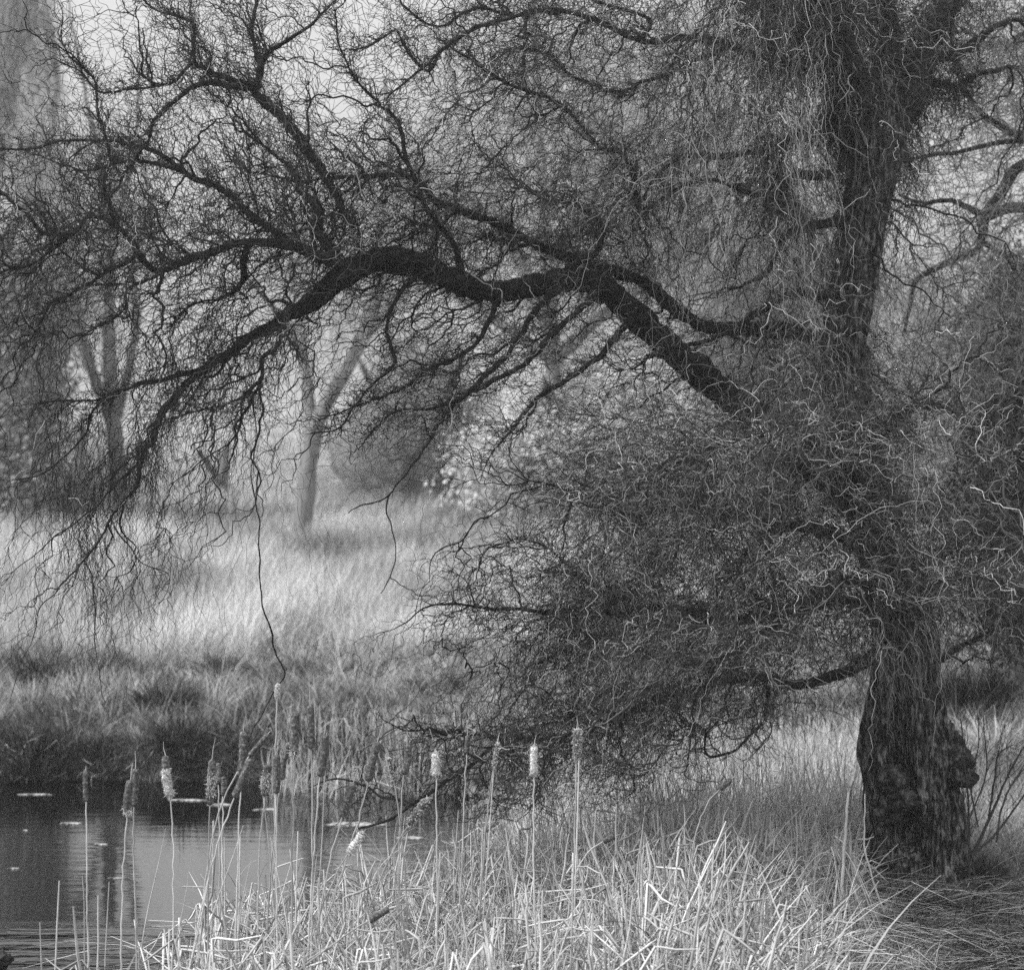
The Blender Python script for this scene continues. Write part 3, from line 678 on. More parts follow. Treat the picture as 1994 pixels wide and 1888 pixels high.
# ------------------------------------------------------------------ other trees
def far_tree(name, label, cat, Y, trunks, blobs, tone=(.0, .5), rs=(.02, .009, .006), n=(60, 500, 3000), pull_=(0, 0, -.8), thick=1.6, wig=.05, group=None, hangn=0, hangl=(.6, 1.6), root=None, bark=None):
    t = Tree()
    bx, by, _ = trunks[0][0]
    e = empty(name, tuple(W(bx, by, Y)))
    tag(e, label, cat, group)
    tk = []
    for k, pts in enumerate(trunks):
        rows = []
        dd = 0 if k == 0 else R.normal() * thick * .6
        for m_, (x, y, h) in enumerate(pts):
            yy = Y + dd * m_ / max(1, len(pts) - 1)
            rows.append(list(W(x, y, yy)) + [h / F * yy])
        q = crook(smooth_line(rows, .12 * Y / 20), .02 * Y / 20)
        v, f, tt = tubes(q[None, :, :3], q[None, :, 3], 10, [.3], .12)
        nm = 'trunk' if k == 0 else 'limb'
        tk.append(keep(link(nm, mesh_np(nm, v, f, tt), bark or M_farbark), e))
        t.add_nodes(q[None, :, :3], q[None, :, 3], np.array([k]), 0)
    wts = np.array([b_[4] for b_ in blobs], float); wts /= wts.sum()
    def smp(nn):
        ks = R.choice(len(blobs), nn, p=wts)
        bb = np.array([b_[:4] for b_ in blobs], float)[ks]
        d = nrm(R.normal(size=(nn, 3))) * (R.random((nn, 1)) ** (1 / 2.4))
        yy = Y + d[:, 2] * thick
        px = bb[:, 0] + d[:, 0] * bb[:, 2]; py = bb[:, 1] + d[:, 1] * bb[:, 3]
        return W(px, py, yy)
    pv = np.array(pull_, float)
    sc_ = Y / 20
    for k, (nn, S, lv) in enumerate(zip(n, (14, 9, 6), (1, 2, 3))):
        B = smp(nn)
        tn = tone[0] + (tone[1] - tone[0]) * R.random(len(B))
        t.reach(B, pv * (.7, .35, .2)[k] * sc_ + R.normal(size=B.shape) * .12 * sc_, rs[k], rs[k] * .45, S, wig, .5 * sc_, lv, tn, maxlv=lv - 1, sag=.1)
    if hangn:
        pos, _, _, _, lvs = t.arrays()
        ni = R.choice(np.where(lvs >= 1)[0], hangn)
        t.shoots(ni, hangl[0] + (hangl[1] - hangl[0]) * R.random(hangn), np.array([0, 0, -.4]), .2, rs[2], rs[2] * .6, 9, .04, .6, 4, tone[0] + (tone[1] - tone[0]) * R.random(hangn), hang=1.5)
    bag = Bag()
    for i in sorted(t.geo):
        g_ = t.geo[i]
        for v, f, tt, in zip(g_.v, g_.f, g_.t): pass
        bag.add(np.concatenate(g_.v), np.concatenate(g_.f), np.concatenate(g_.t))
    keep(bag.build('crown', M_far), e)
    return e

# bare dark tree at the right edge, its trunk just outside the picture
far_tree('bare_tree', 'dark bare tree reaching in from the right edge with thick crooked boughs against the sky', 'tree', 18.5,
    [[(2240,1640,60),(2230,1200,50),(2200,800,42),(2150,500,34),(2110,300,26),(2100,100,18),(2100,-150,10)],
     [(2150,500,20),(2060,400,15),(1994,318,12),(1948,381,11),(1918,421,11),(1908,482,7),(1853,507,7),(1803,532,6),(1783,552,5),(1773,600,4),(1760,650,3)],
     [(2110,300,14),(2040,262,10),(1994,276,6),(1928,281,5),(1853,301,4),(1783,305,3),(1740,330,2)],
     [(2100,280,14),(1994,262,9),(1943,241,7),(1898,206,6),(1863,140,5),(1853,75,4),(1870,0,3)],
     [(1918,421,8),(1853,391,5),(1800,396,4),(1750,380,2)],
     [(2140,450,16),(2060,420,13),(1994,402,11),(1940,412,10),(1918,425,8)],
     [(2180,640,16),(2080,600,11),(1990,560,7),(1920,585,5),(1860,640,4),(1845,700,3)],
     [(1908,470,6),(1960,500,5),(2000,560,4)],
     [(2100,100,10),(2020,60,8),(1940,90,6),(1880,60,4),(1820,90,2.5)],
     [(2190,760,16),(2080,720,10),(1980,740,7),(1900,700,4),(1840,740,2)]],
    [(1930,330,170,330,3.5),(1880,620,180,200,3.5),(1960,120,150,200,2.5)], tone=(0, .28), rs=(.009, .005, .0032), n=(120, 900, 4500), pull_=(.5, 0, .1), thick=1.1, wig=.05, bark=M_limb)

# dark ivy-clad evergreen at the right edge
def evergreen(name, label, cat, Y, base, blobs, nleaf, size, tone=(0, .3), thick=1.2, th=30, mat=None):
    bx, by = base
    e = empty(name, tuple(W(bx, by, Y)))
    tag(e, label, cat)
    top = min(b_[1] - b_[3] for b_ in blobs)
    rows = [list(W(bx, y, Y)) + [h / F * Y] for y, h in ((by, th), ((by + top) / 2, th * .7), (top + 30, 5))]
    q = crook(smooth_line(rows, .1), .02)
    v, f, t = tubes(q[None, :, :3], q[None, :, 3], 10, [.2], .1)
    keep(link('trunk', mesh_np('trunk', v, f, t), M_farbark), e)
    wts = np.array([b_[4] for b_ in blobs], float); wts /= wts.sum()
    # leaf sprays gathered in clumps
    nc = 260
    ks = R.choice(len(blobs), nc, p=wts)
    bb = np.array([b_[:4] for b_ in blobs], float)[ks]
    d = nrm(R.normal(size=(nc, 3))) * (R.random((nc, 1)) ** (1 / 2.2))
    C = W(bb[:, 0] + d[:, 0] * bb[:, 2], bb[:, 1] + d[:, 1] * bb[:, 3], Y + d[:, 2] * thick)
    ci = R.integers(0, nc, nleaf)
    L = C[ci] + R.normal(size=(nleaf, 3)) * size * np.array([4, 4, 5]) 
    A = L; dv = nrm(R.normal(size=(nleaf, 3)) + np.array([0, 0, -.3]))
    sd_ = nrm(np.cross(dv, R.normal(size=(nleaf, 3)))) * size * .45
    ln = size * (1 + R.random((nleaf, 1)))
    V = np.stack([A, A + dv * ln * .5 + sd_, A + dv * ln, A + dv * ln * .5 - sd_], 1).reshape(-1, 3)
    f = np.arange(nleaf * 4).reshape(-1, 4)
    tn = np.repeat(np.clip(tone[0] + (tone[1] - tone[0]) * (.5 * R.random(nc)[ci] + .5 * R.random(nleaf)), 0, 1), 4)
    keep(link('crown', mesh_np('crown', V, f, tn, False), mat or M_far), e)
    # limbs inside
    P = np.stack([q[R.integers(len(q) // 4, len(q) - 2, nc), :3], C], 1)
    tt = np.linspace(0, 1, 8)[None, :, None]
    PP = wiggle(P[:, :1] * (1 - tt) + P[:, 1:] * tt, np.linalg.norm(P[:, 1] - P[:, 0], axis=1), np.full(nc, .05), np.full(nc, .8))
    Rr = np.linspace(.02, .005, 8)[None].repeat(nc, 0)
    v, f, t = tubes(PP, Rr, 4, np.full(nc, .1))
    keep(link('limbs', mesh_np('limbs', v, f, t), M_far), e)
    return e
evergreen('evergreen_tree', 'dense dark ivy-clad tree filling the right edge behind the willow', 'tree', 24, (1985, 1330),
    [(1990, 720, 90, 190, 3), (1985, 950, 100, 190, 3.4), (1990, 1130, 110, 110, 2), (2040, 800, 110, 330, 3)], 60000, .05, tone=(0, .12), thick=1.3, mat=M_dark)
evergreen('evergreen_tree', 'hazy dark column of a tree at the left edge beyond the meadow', 'tree', 46, (35, 1075),
    [(40, 640, 75, 150, 2), (10, 800, 85, 170, 3), (30, 930, 75, 90, 1.8), (-40, 800, 90, 320, 3)], 60000, .085, tone=(0, .3), thick=2.6)

evergreen('pale_bush', 'bright pale-leaved bush glowing in the mist behind the middle of the willow', 'bush', 46, (1060, 1040),
    [(1010, 880, 85, 60, 3), (1120, 900, 90, 60, 3), (1190, 830, 60, 60, 1.6), (1250, 745, 60, 45, 1.6), (960, 930, 60, 40, 1)], 20000, .085, tone=(.7, 1.3), thick=2, th=10, mat=M_mead)
# hazy trees across the meadow
far_tree('tall_tree', 'tall hazy tree with drooping grey twigs in the top left corner', 'tree', 52,
    [[(-75,1060,26),(-60,700,22),(-45,400,17),(-30,100,12),(-30,-200,7)], [(-30,400,16),(20,200,12),(30,0,8),(40,-150,5)], [(-40,550,16),(60,380,11),(110,200,7),(100,60,4),(70,-60,3)]],
    [(-20, 60, 70, 230, 3), (30, -40, 60, 130, 2), (90, 160, 50, 200, .5)], tone=(.1, .5), rs=(.03, .014, .010), n=(60, 500, 3200), hangn=900, hangl=(.8, 2.4))
far_tree('slender_tree', 'slender hazy many-stemmed tree standing left in the mist', 'tree', 48,
    [[(232,1050,20),(228,900,17),(215,760,14),(212,600,11),(215,480,9),(190,300,6),(150,100,3),(130,-20,2)],
     [(230,860,13),(180,720,10),(150,600,8),(120,480,6),(60,380,4)],
     [(226,820,10),(262,660,8),(262,500,6),(300,380,4)], [(215,480,6),(260,300,4),(270,120,2.5)]],
    [(200, 420, 130, 240, 3), (110, 560, 110, 140, 2.4), (70, 300, 100, 130, 2.2), (220, 700, 50, 150, .5)], tone=(.1, .5), rs=(.022, .009, .006), n=(60, 450, 2400), hangn=500)
far_tree('forked_tree', 'hazy leaning tree with forked trunk rising from the edge of the meadow', 'tree', 42,
    [[(585,1035,20),(596,960,18),(605,880,17),(618,820,16),(650,760,14),(690,690,13),(722,620,14),(738,540,11),(735,440,8),(760,300,5),(750,150,3)],
     [(608,860,15),(600,770,12),(592,690,11),(580,600,9),(560,480,6),(530,330,4),(520,200,2.5)],
     [(690,690,9),(760,600,7),(830,500,5),(860,380,3)], [(592,690,7),(540,610,5),(480,540,3)]],
    [(700, 500, 150, 150, 1.2), (830, 350, 150, 170, 2), (560, 470, 110, 130, .4), (640, 650, 130, 110, .25)], tone=(.3, .9), rs=(.018, .009, .006), n=(80, 600, 3600), hangn=400)
far_tree('broad_tree', 'broad hazy bare crown filling the sky behind the middle of the willow', 'tree', 47,
    [[(1080,1040,17),(1085,850,15),(1075,650,13),(1060,450,11),(1050,250,9),(1040,50,8),(1040,-120,4)],
     [(1075,650,18),(1000,480,13),(930,320,9),(880,160,6),(860,20,3)], [(1065,520,18),(1160,380,13),(1240,240,9),(1290,100,5),(1300,-60,3)],
     [(1080,700,15),(1190,600,11),(1320,500,7),(1400,400,4)], [(1060,400,12),(1150,240,8),(1180,80,5)], [(1075,700,13),(960,620,9),(860,560,5)]],
    [(1050, 180, 260, 230, 4), (1260, 250, 180, 260, 3.2), (900, 330, 120, 170, 1.2), (1150, 480, 250, 170, 2.4), (1400, 420, 160, 220, 1.6), (1380, 100, 130, 180, 1.4)],
    tone=(.25, .8), rs=(.022, .011, .008), n=(180, 1500, 8500), hangn=2000, hangl=(.5, 1.8), thick=3)
far_tree('bushy_tree', 'mid-grey bushy tree in the haze between the forked tree and the willow limb', 'tree', 55,
    [[(800,1020,22),(800,900,18),(790,780,14),(800,660,9)], [(800,900,12),(860,800,9),(900,690,6)], [(798,860,12),(740,780,8),(700,700,5)]],
    [(800, 800, 120, 140, 3), (900, 830, 90, 130, 2), (700, 870, 70, 100, 1.3), (820, 680, 90, 70, 1)], tone=(.15, .6), rs=(.024, .013, .011), n=(100, 850, 4600), thick=3)
far_tree('bushy_tree', 'dark hazy bush low beside the forked trunk', 'bush', 57,
    [[(960,1025,16),(960,930,12),(950,850,8)], [(960,960,9),(1010,900,6)]],
    [(930, 930, 110, 70, 3), (1060, 940, 110, 60, 1.6), (1130,760,90,120,1.2)], tone=(0, .35), rs=(.024, .013, .010), n=(70, 700, 3800), thick=2)
far_tree('bushy_tree', 'hazy grey tree seen through the gap left of the willow trunk', 'tree', 50,
    [[(1540,1050,28),(1530,850,22),(1520,650,17),(1540,480,11),(1550,340,6)], [(1525,700,13),(1450,560,9),(1400,450,5)], [(1525,650,13),(1620,520,9),(1700,420,5)]],
    [(1540, 520, 150, 190, 3), (1430, 640, 130, 150, 2), (1750, 640, 130, 170, 2.2), (1560, 800, 200, 160, 3)], tone=(.2, .6), rs=(.024, .013, .010), n=(140, 1500, 9500), hangn=800, thick=3)
far_tree('bushy_tree', 'hazy thin-twigged tree right of the willow trunk below the bright sky', 'tree', 44,
    [[(1830,1050,22),(1835,850,18),(1830,700,13),(1810,600,7)], [(1832,800,11),(1900,680,8),(1930,590,4)], [(1830,830,11),(1770,720,8),(1750,620,4)]],
    [(1830, 740, 110, 110, 3), (1900, 680, 90, 70, 1.2), (1820, 880, 160, 120, 2.8), (1750, 660, 60, 90, .8)], tone=(.2, .7), rs=(.02, .011, .008), n=(100, 1000, 6000), hangn=400, thick=2.4)
far_tree('bushy_tree', 'low hazy scrub tree left of the forked trunk under the arching bough', 'tree', 60,
    [[(430,1010,18),(432,930,14),(440,860,8)], [(431,940,9),(390,880,5)]],
    [(400, 985, 90, 50, 2), (330, 1000, 80, 45, 1), (510, 970, 80, 70, 1.4), (560, 930, 40, 70, .5)], tone=(.3, .8), rs=(.022, .012, .010), n=(60, 500, 2400), thick=2.4)
far_tree('bushy_tree', 'hazy dark thicket tree beneath the left edge column', 'tree', 50,
    [[(150,1050,20),(150,940,15),(160,830,8)], [(150,960,10),(90,880,6)]],
    [(110, 970, 110, 70, 3), (60, 1000, 100, 60, 2), (180, 900, 50, 80, .6)], tone=(.1, .6), rs=(.02, .012, .010), n=(60, 600, 3500), thick=2.4)

# hedge on the skyline, one long mass
def hedge_pts(nn):
    X = R.uniform(-32, 34, nn); Y = R.uniform(66, 76, nn)
    hz = 2.4 + 1.3 * np.array([noise.noise((x * .25, 3, 0)) for x in X]) 
    Z = ground_z(X, Y) + np.abs(R.normal(size=nn)) ** .7 * hz * .55
    return np.stack([X, Y, Z], -1)
nl = 60000
A = hedge_pts(nl); dv = nrm(R.normal(size=(nl, 3)) * np.array([1, 1, 1.4]))
PP = np.stack([A, A + dv * .25, A + dv * .5 + R.normal(size=(nl, 3)) * .08], 1)
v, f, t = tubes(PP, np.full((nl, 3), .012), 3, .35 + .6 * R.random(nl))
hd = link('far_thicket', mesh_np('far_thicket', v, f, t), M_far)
tag(hd, 'grey bare thicket stretching along the far side of the meadow', 'thicket', kind='stuff')

# ------------------------------------------------------------------ meadow and banks
def scatter(nn, x0, x1, y0, y1, frust=True):
    Y = R.uniform(y0, y1, nn)
    X = R.uniform(x0, x1, nn) * (Y / y1 if frust else 1)
    m = pond_d(X, Y) > .05
    return X[m], Y[m]
def clumps(nc, per, x0, x1, y0, y1, rad):
    "grass grows in clumps: centres, then blades leaning outwards from each"
    cx, cy = scatter(nc, x0, x1, y0, y1)
    nc = len(cx)
    ci = R.integers(0, nc, nc * per)
    an = R.random(len(ci)) * 6.28; rr = np.sqrt(R.random(len(ci))) * (rad * (.5 + R.random(nc)))[ci]
    return cx[ci] + np.cos(an) * rr, cy[ci] + np.sin(an) * rr, ci, an, nc
X, Y, ci, an, nc = clumps(2600, 64, -12.5, 12.5, 27.4, 44, .42)
pn = vnoise(X, Y, .45, 4); p4 = vnoise(X, Y, 1.7, 14)
ct = R.normal(size=nc)[ci]; ch = (.6 + .8 * R.random(nc))[ci]
hh = (.55 + .4 * pn) * ch * (.5 + .8 * R.random(len(X)))
m = (hh > .1) & (Y > 27.4 + 2.2 * vnoise(X, Y, .55, 31) + 1.2 * vnoise(X, Y, 2.2, 33))
X, Y, hh, pn, ct, an, p4 = X[m], Y[m], hh[m], pn[m], ct[m], an[m], p4[m]
hh = np.where(Y < 29.5, hh * .75, hh)
Bs = np.stack([X, Y, ground_z(X, Y)], -1)
bag = Bag(); bag.add(*blades(Bs, hh, .008 + .011 * R.random(len(X)), .1 + .6 * R.random(len(X)) ** 1.5, np.where(R.random(len(X)) < .5, an, R.normal(size=len(X)) * 1.1), .4, np.clip(.60 + .7 * pn + .4 * p4 + .17 * ct + .2 * R.normal(size=len(X)), 0, 1)))
tag(bag.build('meadow_grass', M_mead, None, False), 'tall pale dry grass of the misty meadow', 'grass', kind='stuff')
X, Y = scatter(60000, -24, 24, 44, 68)
Bs = np.stack([X, Y, ground_z(X, Y)], -1)
bag = Bag(); bag.add(*blades(Bs, .3 + .5 * R.random(len(X)), .02 + .02 * R.random(len(X)), .15 + .4 * R.random(len(X)), R.normal(size=len(X)), .4, np.clip(.35 + .8 * vnoise(X, Y, .2, 9) + .2 * R.normal(size=len(X)), 0, 1), 2))
tag(bag.build('far_grass', M_mead, None, False), 'greyer rough grass on the far slope before the trees', 'grass', kind='stuff')
# far bank of the pond
X, Y = scatter(26000, -7.6, 8.5, 21.2, 29.5)
m = pond_d(X, Y) > -.12 + .3 * vnoise(X, Y, 2.5, 3)
X, Y = X[m], Y[m]
pn = vnoise(X, Y, .9, 7); p2 = vnoise(X, Y, .35, 17); p3 = vnoise(X, Y, 2.6, 41)
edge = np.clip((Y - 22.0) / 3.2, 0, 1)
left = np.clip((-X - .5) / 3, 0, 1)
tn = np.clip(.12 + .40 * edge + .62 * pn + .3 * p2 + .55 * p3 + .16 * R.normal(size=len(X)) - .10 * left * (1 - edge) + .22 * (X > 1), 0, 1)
hh = (.15 + .16 * edge + .2 * np.maximum(pn, 0) + .2 * np.maximum(p3, 0)) * (.5 + .9 * R.random(len(X)))
Bs = np.stack([X, Y, np.maximum(ground_z(X, Y), -.02) - .01], -1)
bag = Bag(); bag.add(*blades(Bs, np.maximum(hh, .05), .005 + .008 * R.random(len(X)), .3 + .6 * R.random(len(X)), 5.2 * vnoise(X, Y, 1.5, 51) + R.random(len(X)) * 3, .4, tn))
X, Y, ci, an, nc = clumps(1000, 120, -7.6, 8.5, 21.2, 28.8, .2)
m = pond_d(X, Y) > -.1
X, Y, ci, an = X[m], Y[m], ci[m], an[m]
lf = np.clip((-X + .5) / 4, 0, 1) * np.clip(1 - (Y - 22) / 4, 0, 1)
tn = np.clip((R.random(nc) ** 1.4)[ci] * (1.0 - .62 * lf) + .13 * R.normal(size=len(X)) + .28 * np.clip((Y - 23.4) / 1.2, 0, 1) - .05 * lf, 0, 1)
tn = np.clip(tn + np.where(R.random(len(X)) < .1, .45, 0), 0, 1)
hh = ((.10 + .42 * R.random(nc) ** 1.8)[ci]) * (.5 + .8 * R.random(len(X)))
Bs = np.stack([X, Y, np.maximum(ground_z(X, Y), -.02)], -1)
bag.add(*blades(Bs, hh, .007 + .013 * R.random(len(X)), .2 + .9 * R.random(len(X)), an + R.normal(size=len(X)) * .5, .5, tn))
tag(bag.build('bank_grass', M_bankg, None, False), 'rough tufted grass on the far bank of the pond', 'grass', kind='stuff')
# ragged overhanging sedge right along the far waterline
cx = np.linspace(-7.4, .6, 190) + R.normal(size=190) * .03
cyy = np.array([max(yy for yy in np.arange(20, 23, .02) if pond_d(x_, yy) < .0 or yy < 20.1) for x_ in cx]) + R.uniform(-.12, .22, 190)
ci = R.integers(0, 190, 15000); an = R.random(15000) * 6.28; rr = R.random(15000) * .12
X = cx[ci] + np.cos(an) * rr; Y = cyy[ci] + np.sin(an) * rr
tn = np.clip((R.random(190) ** 2)[ci] * .55 + .08 * R.normal(size=15000), 0, 1)
bag = Bag(); bag.add(*blades(np.stack([X, Y, np.maximum(ground_z(X, Y), -.02)], -1), (.10 + .28 * R.random(190) ** 1.3)[ci] * (.5 + .7 * R.random(15000)), .006 + .007 * R.random(15000), .3 + .8 * R.random(15000), np.where(R.random(15000) < .5, an, -1.57 + R.normal(size=15000) * .8), .5, tn))
tag(bag.build('shore_sedge', M_bankg, None, False), 'ragged dark sedge hanging over the far waterline', 'sedge', kind='stuff')
# ground around the willow and right foreground: matted grass
X = R.uniform(-.2, 7, 70000); Y = R.uniform(11.5, 22, 70000)
m = (pond_d(X, Y) > .1) & (X > -.5)
X, Y = X[m], Y[m]
pn = vnoise(X, Y, 1.3, 27)
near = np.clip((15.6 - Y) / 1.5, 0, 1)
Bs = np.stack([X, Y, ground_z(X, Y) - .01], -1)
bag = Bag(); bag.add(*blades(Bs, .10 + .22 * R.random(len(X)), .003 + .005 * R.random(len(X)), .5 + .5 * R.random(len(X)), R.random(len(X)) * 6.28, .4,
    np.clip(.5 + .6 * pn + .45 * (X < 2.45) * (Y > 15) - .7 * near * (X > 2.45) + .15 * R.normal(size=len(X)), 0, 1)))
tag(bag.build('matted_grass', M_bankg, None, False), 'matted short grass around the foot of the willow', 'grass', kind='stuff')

# dark tussocks and scrub on the far bank
def tussock(px, py, wpx, hpx, Y, label, nb=650, tone=(0, 1), cat='tussock', name='rush_tussock'):
    c = W(px, py, Y)
    c[2] = float(ground_z(c[0], c[1]))
    w_ = wpx / F * Y; h_ = hpx / F * Y * (1.35 if Y > 24 else 1)
    e = empty(name, tuple(c))
    e_lab = tag(e, label, cat, 'dark tussocks on the far bank')
    a = R.random(nb) * 6.28; rr = np.sqrt(R.random(nb)) * .8
    Bs = np.stack([c[0] + np.cos(a) * rr * w_, c[1] + np.sin(a) * rr * min(w_, .5), np.full(nb, 0.)], -1)
    Bs[:, 2] = ground_z(Bs[:, 0], Bs[:, 1]) - .02
    bag = Bag(); bag.add(*blades(Bs, h_ * (.5 + .7 * R.random(nb)) * (1.15 - .6 * rr), np.full(nb, .022), .2 + .5 * R.random(nb), a + R.normal(size=nb) * .5, .5, tone[0] + (tone[1] - tone[0]) * R.random(nb) ** 4))
    keep(bag.build('blades', M_dark, None, False), e)
    k = 160
    A = Bs[R.integers(0, nb, k)]
    dv = nrm(R.normal(size=(k, 3)) * .5 + np.array([0, 0, 1]))
    PP = wiggle(hermite(A, A + dv * h_ * 1.1, dv * h_, dv * h_, 8), np.full(k, h_), np.full(k, .03), np.full(k, .3))
    v, f, t = tubes(PP, np.linspace(.003, .0012, 8)[None].repeat(k, 0), 3, R.random(k) * .5)
    keep(link('stems', mesh_np('stems', v, f, t), M_dark), e)
for a in [
 (330, 1400, 65, 60, 24.2, 'round black tussock midway up the far bank below the pale meadow'),
 (90, 1330, 110, 65, 26.2, 'long dark tussock at the meadow edge, against the left of the view'),
 (215, 1310, 45, 40, 26.5, 'low dark tussock just right of the long one at the meadow edge'),
 (448, 1318, 42, 36, 26.4, 'small dark tussock alone at the meadow edge, left of the hanging strand'),
 (590, 1325, 48, 40, 26.2, 'dark tussock at the meadow edge behind the tallest pale seed head'),
 (712, 1330, 40, 36, 26.2, 'dark tussock at the meadow edge, right of the cattails'),
 (60, 1520, 110, 80, 22.05, 'big black overhanging tussock at the waterline on the left'),
 (190, 1520, 80, 62, 22.0, 'black tussock at the waterline behind the leftmost cattail'),
 (420, 1530, 55, 66, 22.0, 'dark tussock at the waterline behind the half white cattail'),
 (345, 1520, 45, 60, 22.2, 'dark tussock at the waterline behind the white frayed cattail'),
 (130, 1430, 120, 45, 22.9, 'wide dark tussock on the bank above the black waterline one'),
 (560, 1440, 40, 40, 24, 'small dark tussock behind the cluster of brown cattails'),
 (850, 1380, 70, 50, 25, 'dark tussock beneath the low willow twigs'),
]: tussock(*a)
tussock(1905, 1410, 60, 110, 24, 'dark scrubby clump on the grass right of the willow trunk', 1400, (0, .7), 'scrub', 'scrub_clump')
tussock(1905, 1745, 50, 60, 15.2, 'grey grass tuft against the right foot of the willow', 700, (.3, 1), 'grass tuft', 'grass_tuft')
tussock(1620, 1400, 60, 60, 24, 'faint dark clump seen left of the willow trunk under the twigs', 900, (0, .8), 'scrub', 'scrub_clump')

for a in [
 (640, 1080, 130, 50, 40, 'hazy grey clump of scrub at the foot of the forked tree'),
 (350, 1130, 70, 60, 34, 'soft grey bush standing in the pale meadow at the left'),
 (480, 1075, 90, 40, 42, 'low hazy scrub left of the forked tree'),
 (820, 1075, 140, 45, 41, 'hazy scrub in the meadow right of the forked tree'),
 (60, 1090, 120, 60, 40, 'hazy grey scrub at the left edge of the meadow'),
 (590, 1260, 60, 40, 29, 'small greyish weed patch in the pale grass behind the hanging strand'),
 (270, 1240, 70, 45, 29.5, 'greyish weed patch in the pale grass at the left')]:
    c = W(a[0], a[1], a[4]); nb = 2600
    c[2] = float(ground_z(c[0], c[1])); w_ = a[2] / F * a[4]; h_ = a[3] / F * a[4] * 1.5
    e = empty('scrub_clump', tuple(c)); tag(e, a[5], 'scrub', 'grey scrub in the meadow')
    an = R.random(nb) * 6.28; rr = R.random(nb) ** .6
    Bs = np.stack([c[0] + np.cos(an) * rr * w_, c[1] + np.sin(an) * rr * 1.2, np.zeros(nb)], -1); Bs[:, 2] = ground_z(Bs[:, 0], Bs[:, 1])
    bag = Bag(); bag.add(*blades(Bs, h_ * (.4 + .8 * R.random(nb)) * (1.1 - .6 * rr), np.full(nb, .012), .3 + .5 * R.random(nb), R.random(nb) * 6.28, .5, .1 + .5 * R.random(nb)))
    keep(bag.build('blades', M_bankg, None, False), e)
    k = 200; A = Bs[R.integers(0, nb, k)]; dv = nrm(R.normal(size=(k, 3)) * .4 + np.array([0, 0, 1]))
    v, f, t = tubes(wiggle(hermite(A, A + dv * h_ * 1.1, dv * h_, dv * h_, 8), np.full(k, h_), np.full(k, .04), np.full(k, .4)), np.linspace(.006, .003, 8)[None].repeat(k, 0), 3, R.random(k) * .5)
    keep(link('stems', mesh_np('stems', v, f, t), M_far), e)

# ------------------------------------------------------------------ reeds
def reed_paths(X, Y, ln, lean, ang, kinkp=.5):
    N = len(X)
    z0 = np.maximum(ground_z(X, Y), -.05)
    A = np.stack([X, Y, z0], -1)
    d = nrm(np.stack([np.cos(ang) * lean, np.sin(ang) * lean * .6, np.ones(N)], -1))
    kk = R.random(N) < kinkp
    tk = .35 + .5 * R.random(N)
    Kp = A + d * (ln * tk)[:, None]
    a2 = ang + R.normal(size=N) * .7
    drop = R.uniform(-1.7, .3, N)
    d2 = nrm(np.stack([np.cos(a2), np.sin(a2) * .6, drop], -1))
    d2 = np.where(kk[:, None], d2, nrm(d + R.normal(size=(N, 3)) * .05))
    E = Kp + d2 * (ln * (1 - tk))[:, None]
    E[:, 2] = np.maximum(E[:, 2], z0 + .02)
    P = np.stack([A, (A + Kp) / 2 + R.normal(size=(N, 3)) * .012, Kp, Kp + (E - Kp) * .12, (Kp + E) / 2 + R.normal(size=(N, 3)) * .01, E], 1)
    return P
def reeds(nn, x0, x1, y0, y1, l0, l1, lean, tone, r=(.003, .006), kink=.5, cond=None, name='reed_litter', label='', flat=.35):
    X = R.uniform(x0, x1, nn); Y = R.uniform(y0, y1, nn)
    if cond is not None:
        m = cond(X, Y); X, Y = X[m], Y[m]
    N = len(X)
    px_ = px_of(X, Y)[0]
    P = reed_paths(X, Y, R.uniform(l0, l1, N) * np.where(Y < 15.6, np.interp(px_, [1300, 1640], [1, .55]), 1), np.abs(R.normal(size=N)) * lean, R.random(N) * 6.28, kink)
    rr = R.uniform(r[0], r[1], N)
    Rd = rr[:, None] * np.array([1, 1, .95, .9, .8, .45])[None]
    v, f, t = tubes(P, Rd, 4, np.clip(tone[0] + (tone[1] - tone[0]) * R.random(N), 0, 1))
    return v, f, t
def px_of(X, Y, z=0): return 997 + X / Y * F, 944 + (CH - z) / Y * F
def edge_near(X, Y):     # the dense belt on the near side
    px, py = px_of(X, Y)
    lim = np.interp(px, [150, 250, 500, 780, 900, 1200, 1500, 1660], [11.7, 12.1, 13.1, 13.9, 14.5, 15.0, 14.8, 14.0])
    return (Y < lim + .25 * np.sin(X * 7)) & (px > 150) & (px < np.interp(Y, [12, 13.2, 14.2], [1640, 1660, 1600]) + 40 * np.sin(Y * 5)) & (R.random(len(X)) < np.interp(px, [150, 300, 420, 700, 1350, 1650], [.03, .15, .45, 1, 1, .4]))
bag = Bag()
bag.add(*reeds(9500, -3.6, 2.9, 10.2, 15.4, .35, 1.0, .8, (.3, 1.0), r=(.004, .0095), kink=.8, cond=edge_near))
bag.add(*reeds(2600, -3.6, 2.9, 10.2, 15.4, .25, .7, .35, (.35, 1.0), r=(.003, .006), kink=.35, cond=edge_near))
bag.add(*reeds(2500, -3.6, 2.9, 10.5, 15.4, .2, .7, 2.2, (.2, .95), cond=edge_near))
# broad flat leaves, some flattened over the stems
X = R.uniform(-3.2, 3.0, 9000); Y = R.uniform(10.6, 15.3, 9000)
m = edge_near(X, Y); X, Y = X[m][:3200], Y[m][:3200]; N = len(X)
bag.add(*blades(np.stack([X, Y, np.maximum(ground_z(X, Y), 0)], -1), .3 + .6 * R.random(N), .012 + .014 * R.random(N), .2 + 1.2 * R.random(N), R.random(N) * 6.28, .5, .35 + .65 * R.random(N), 5))
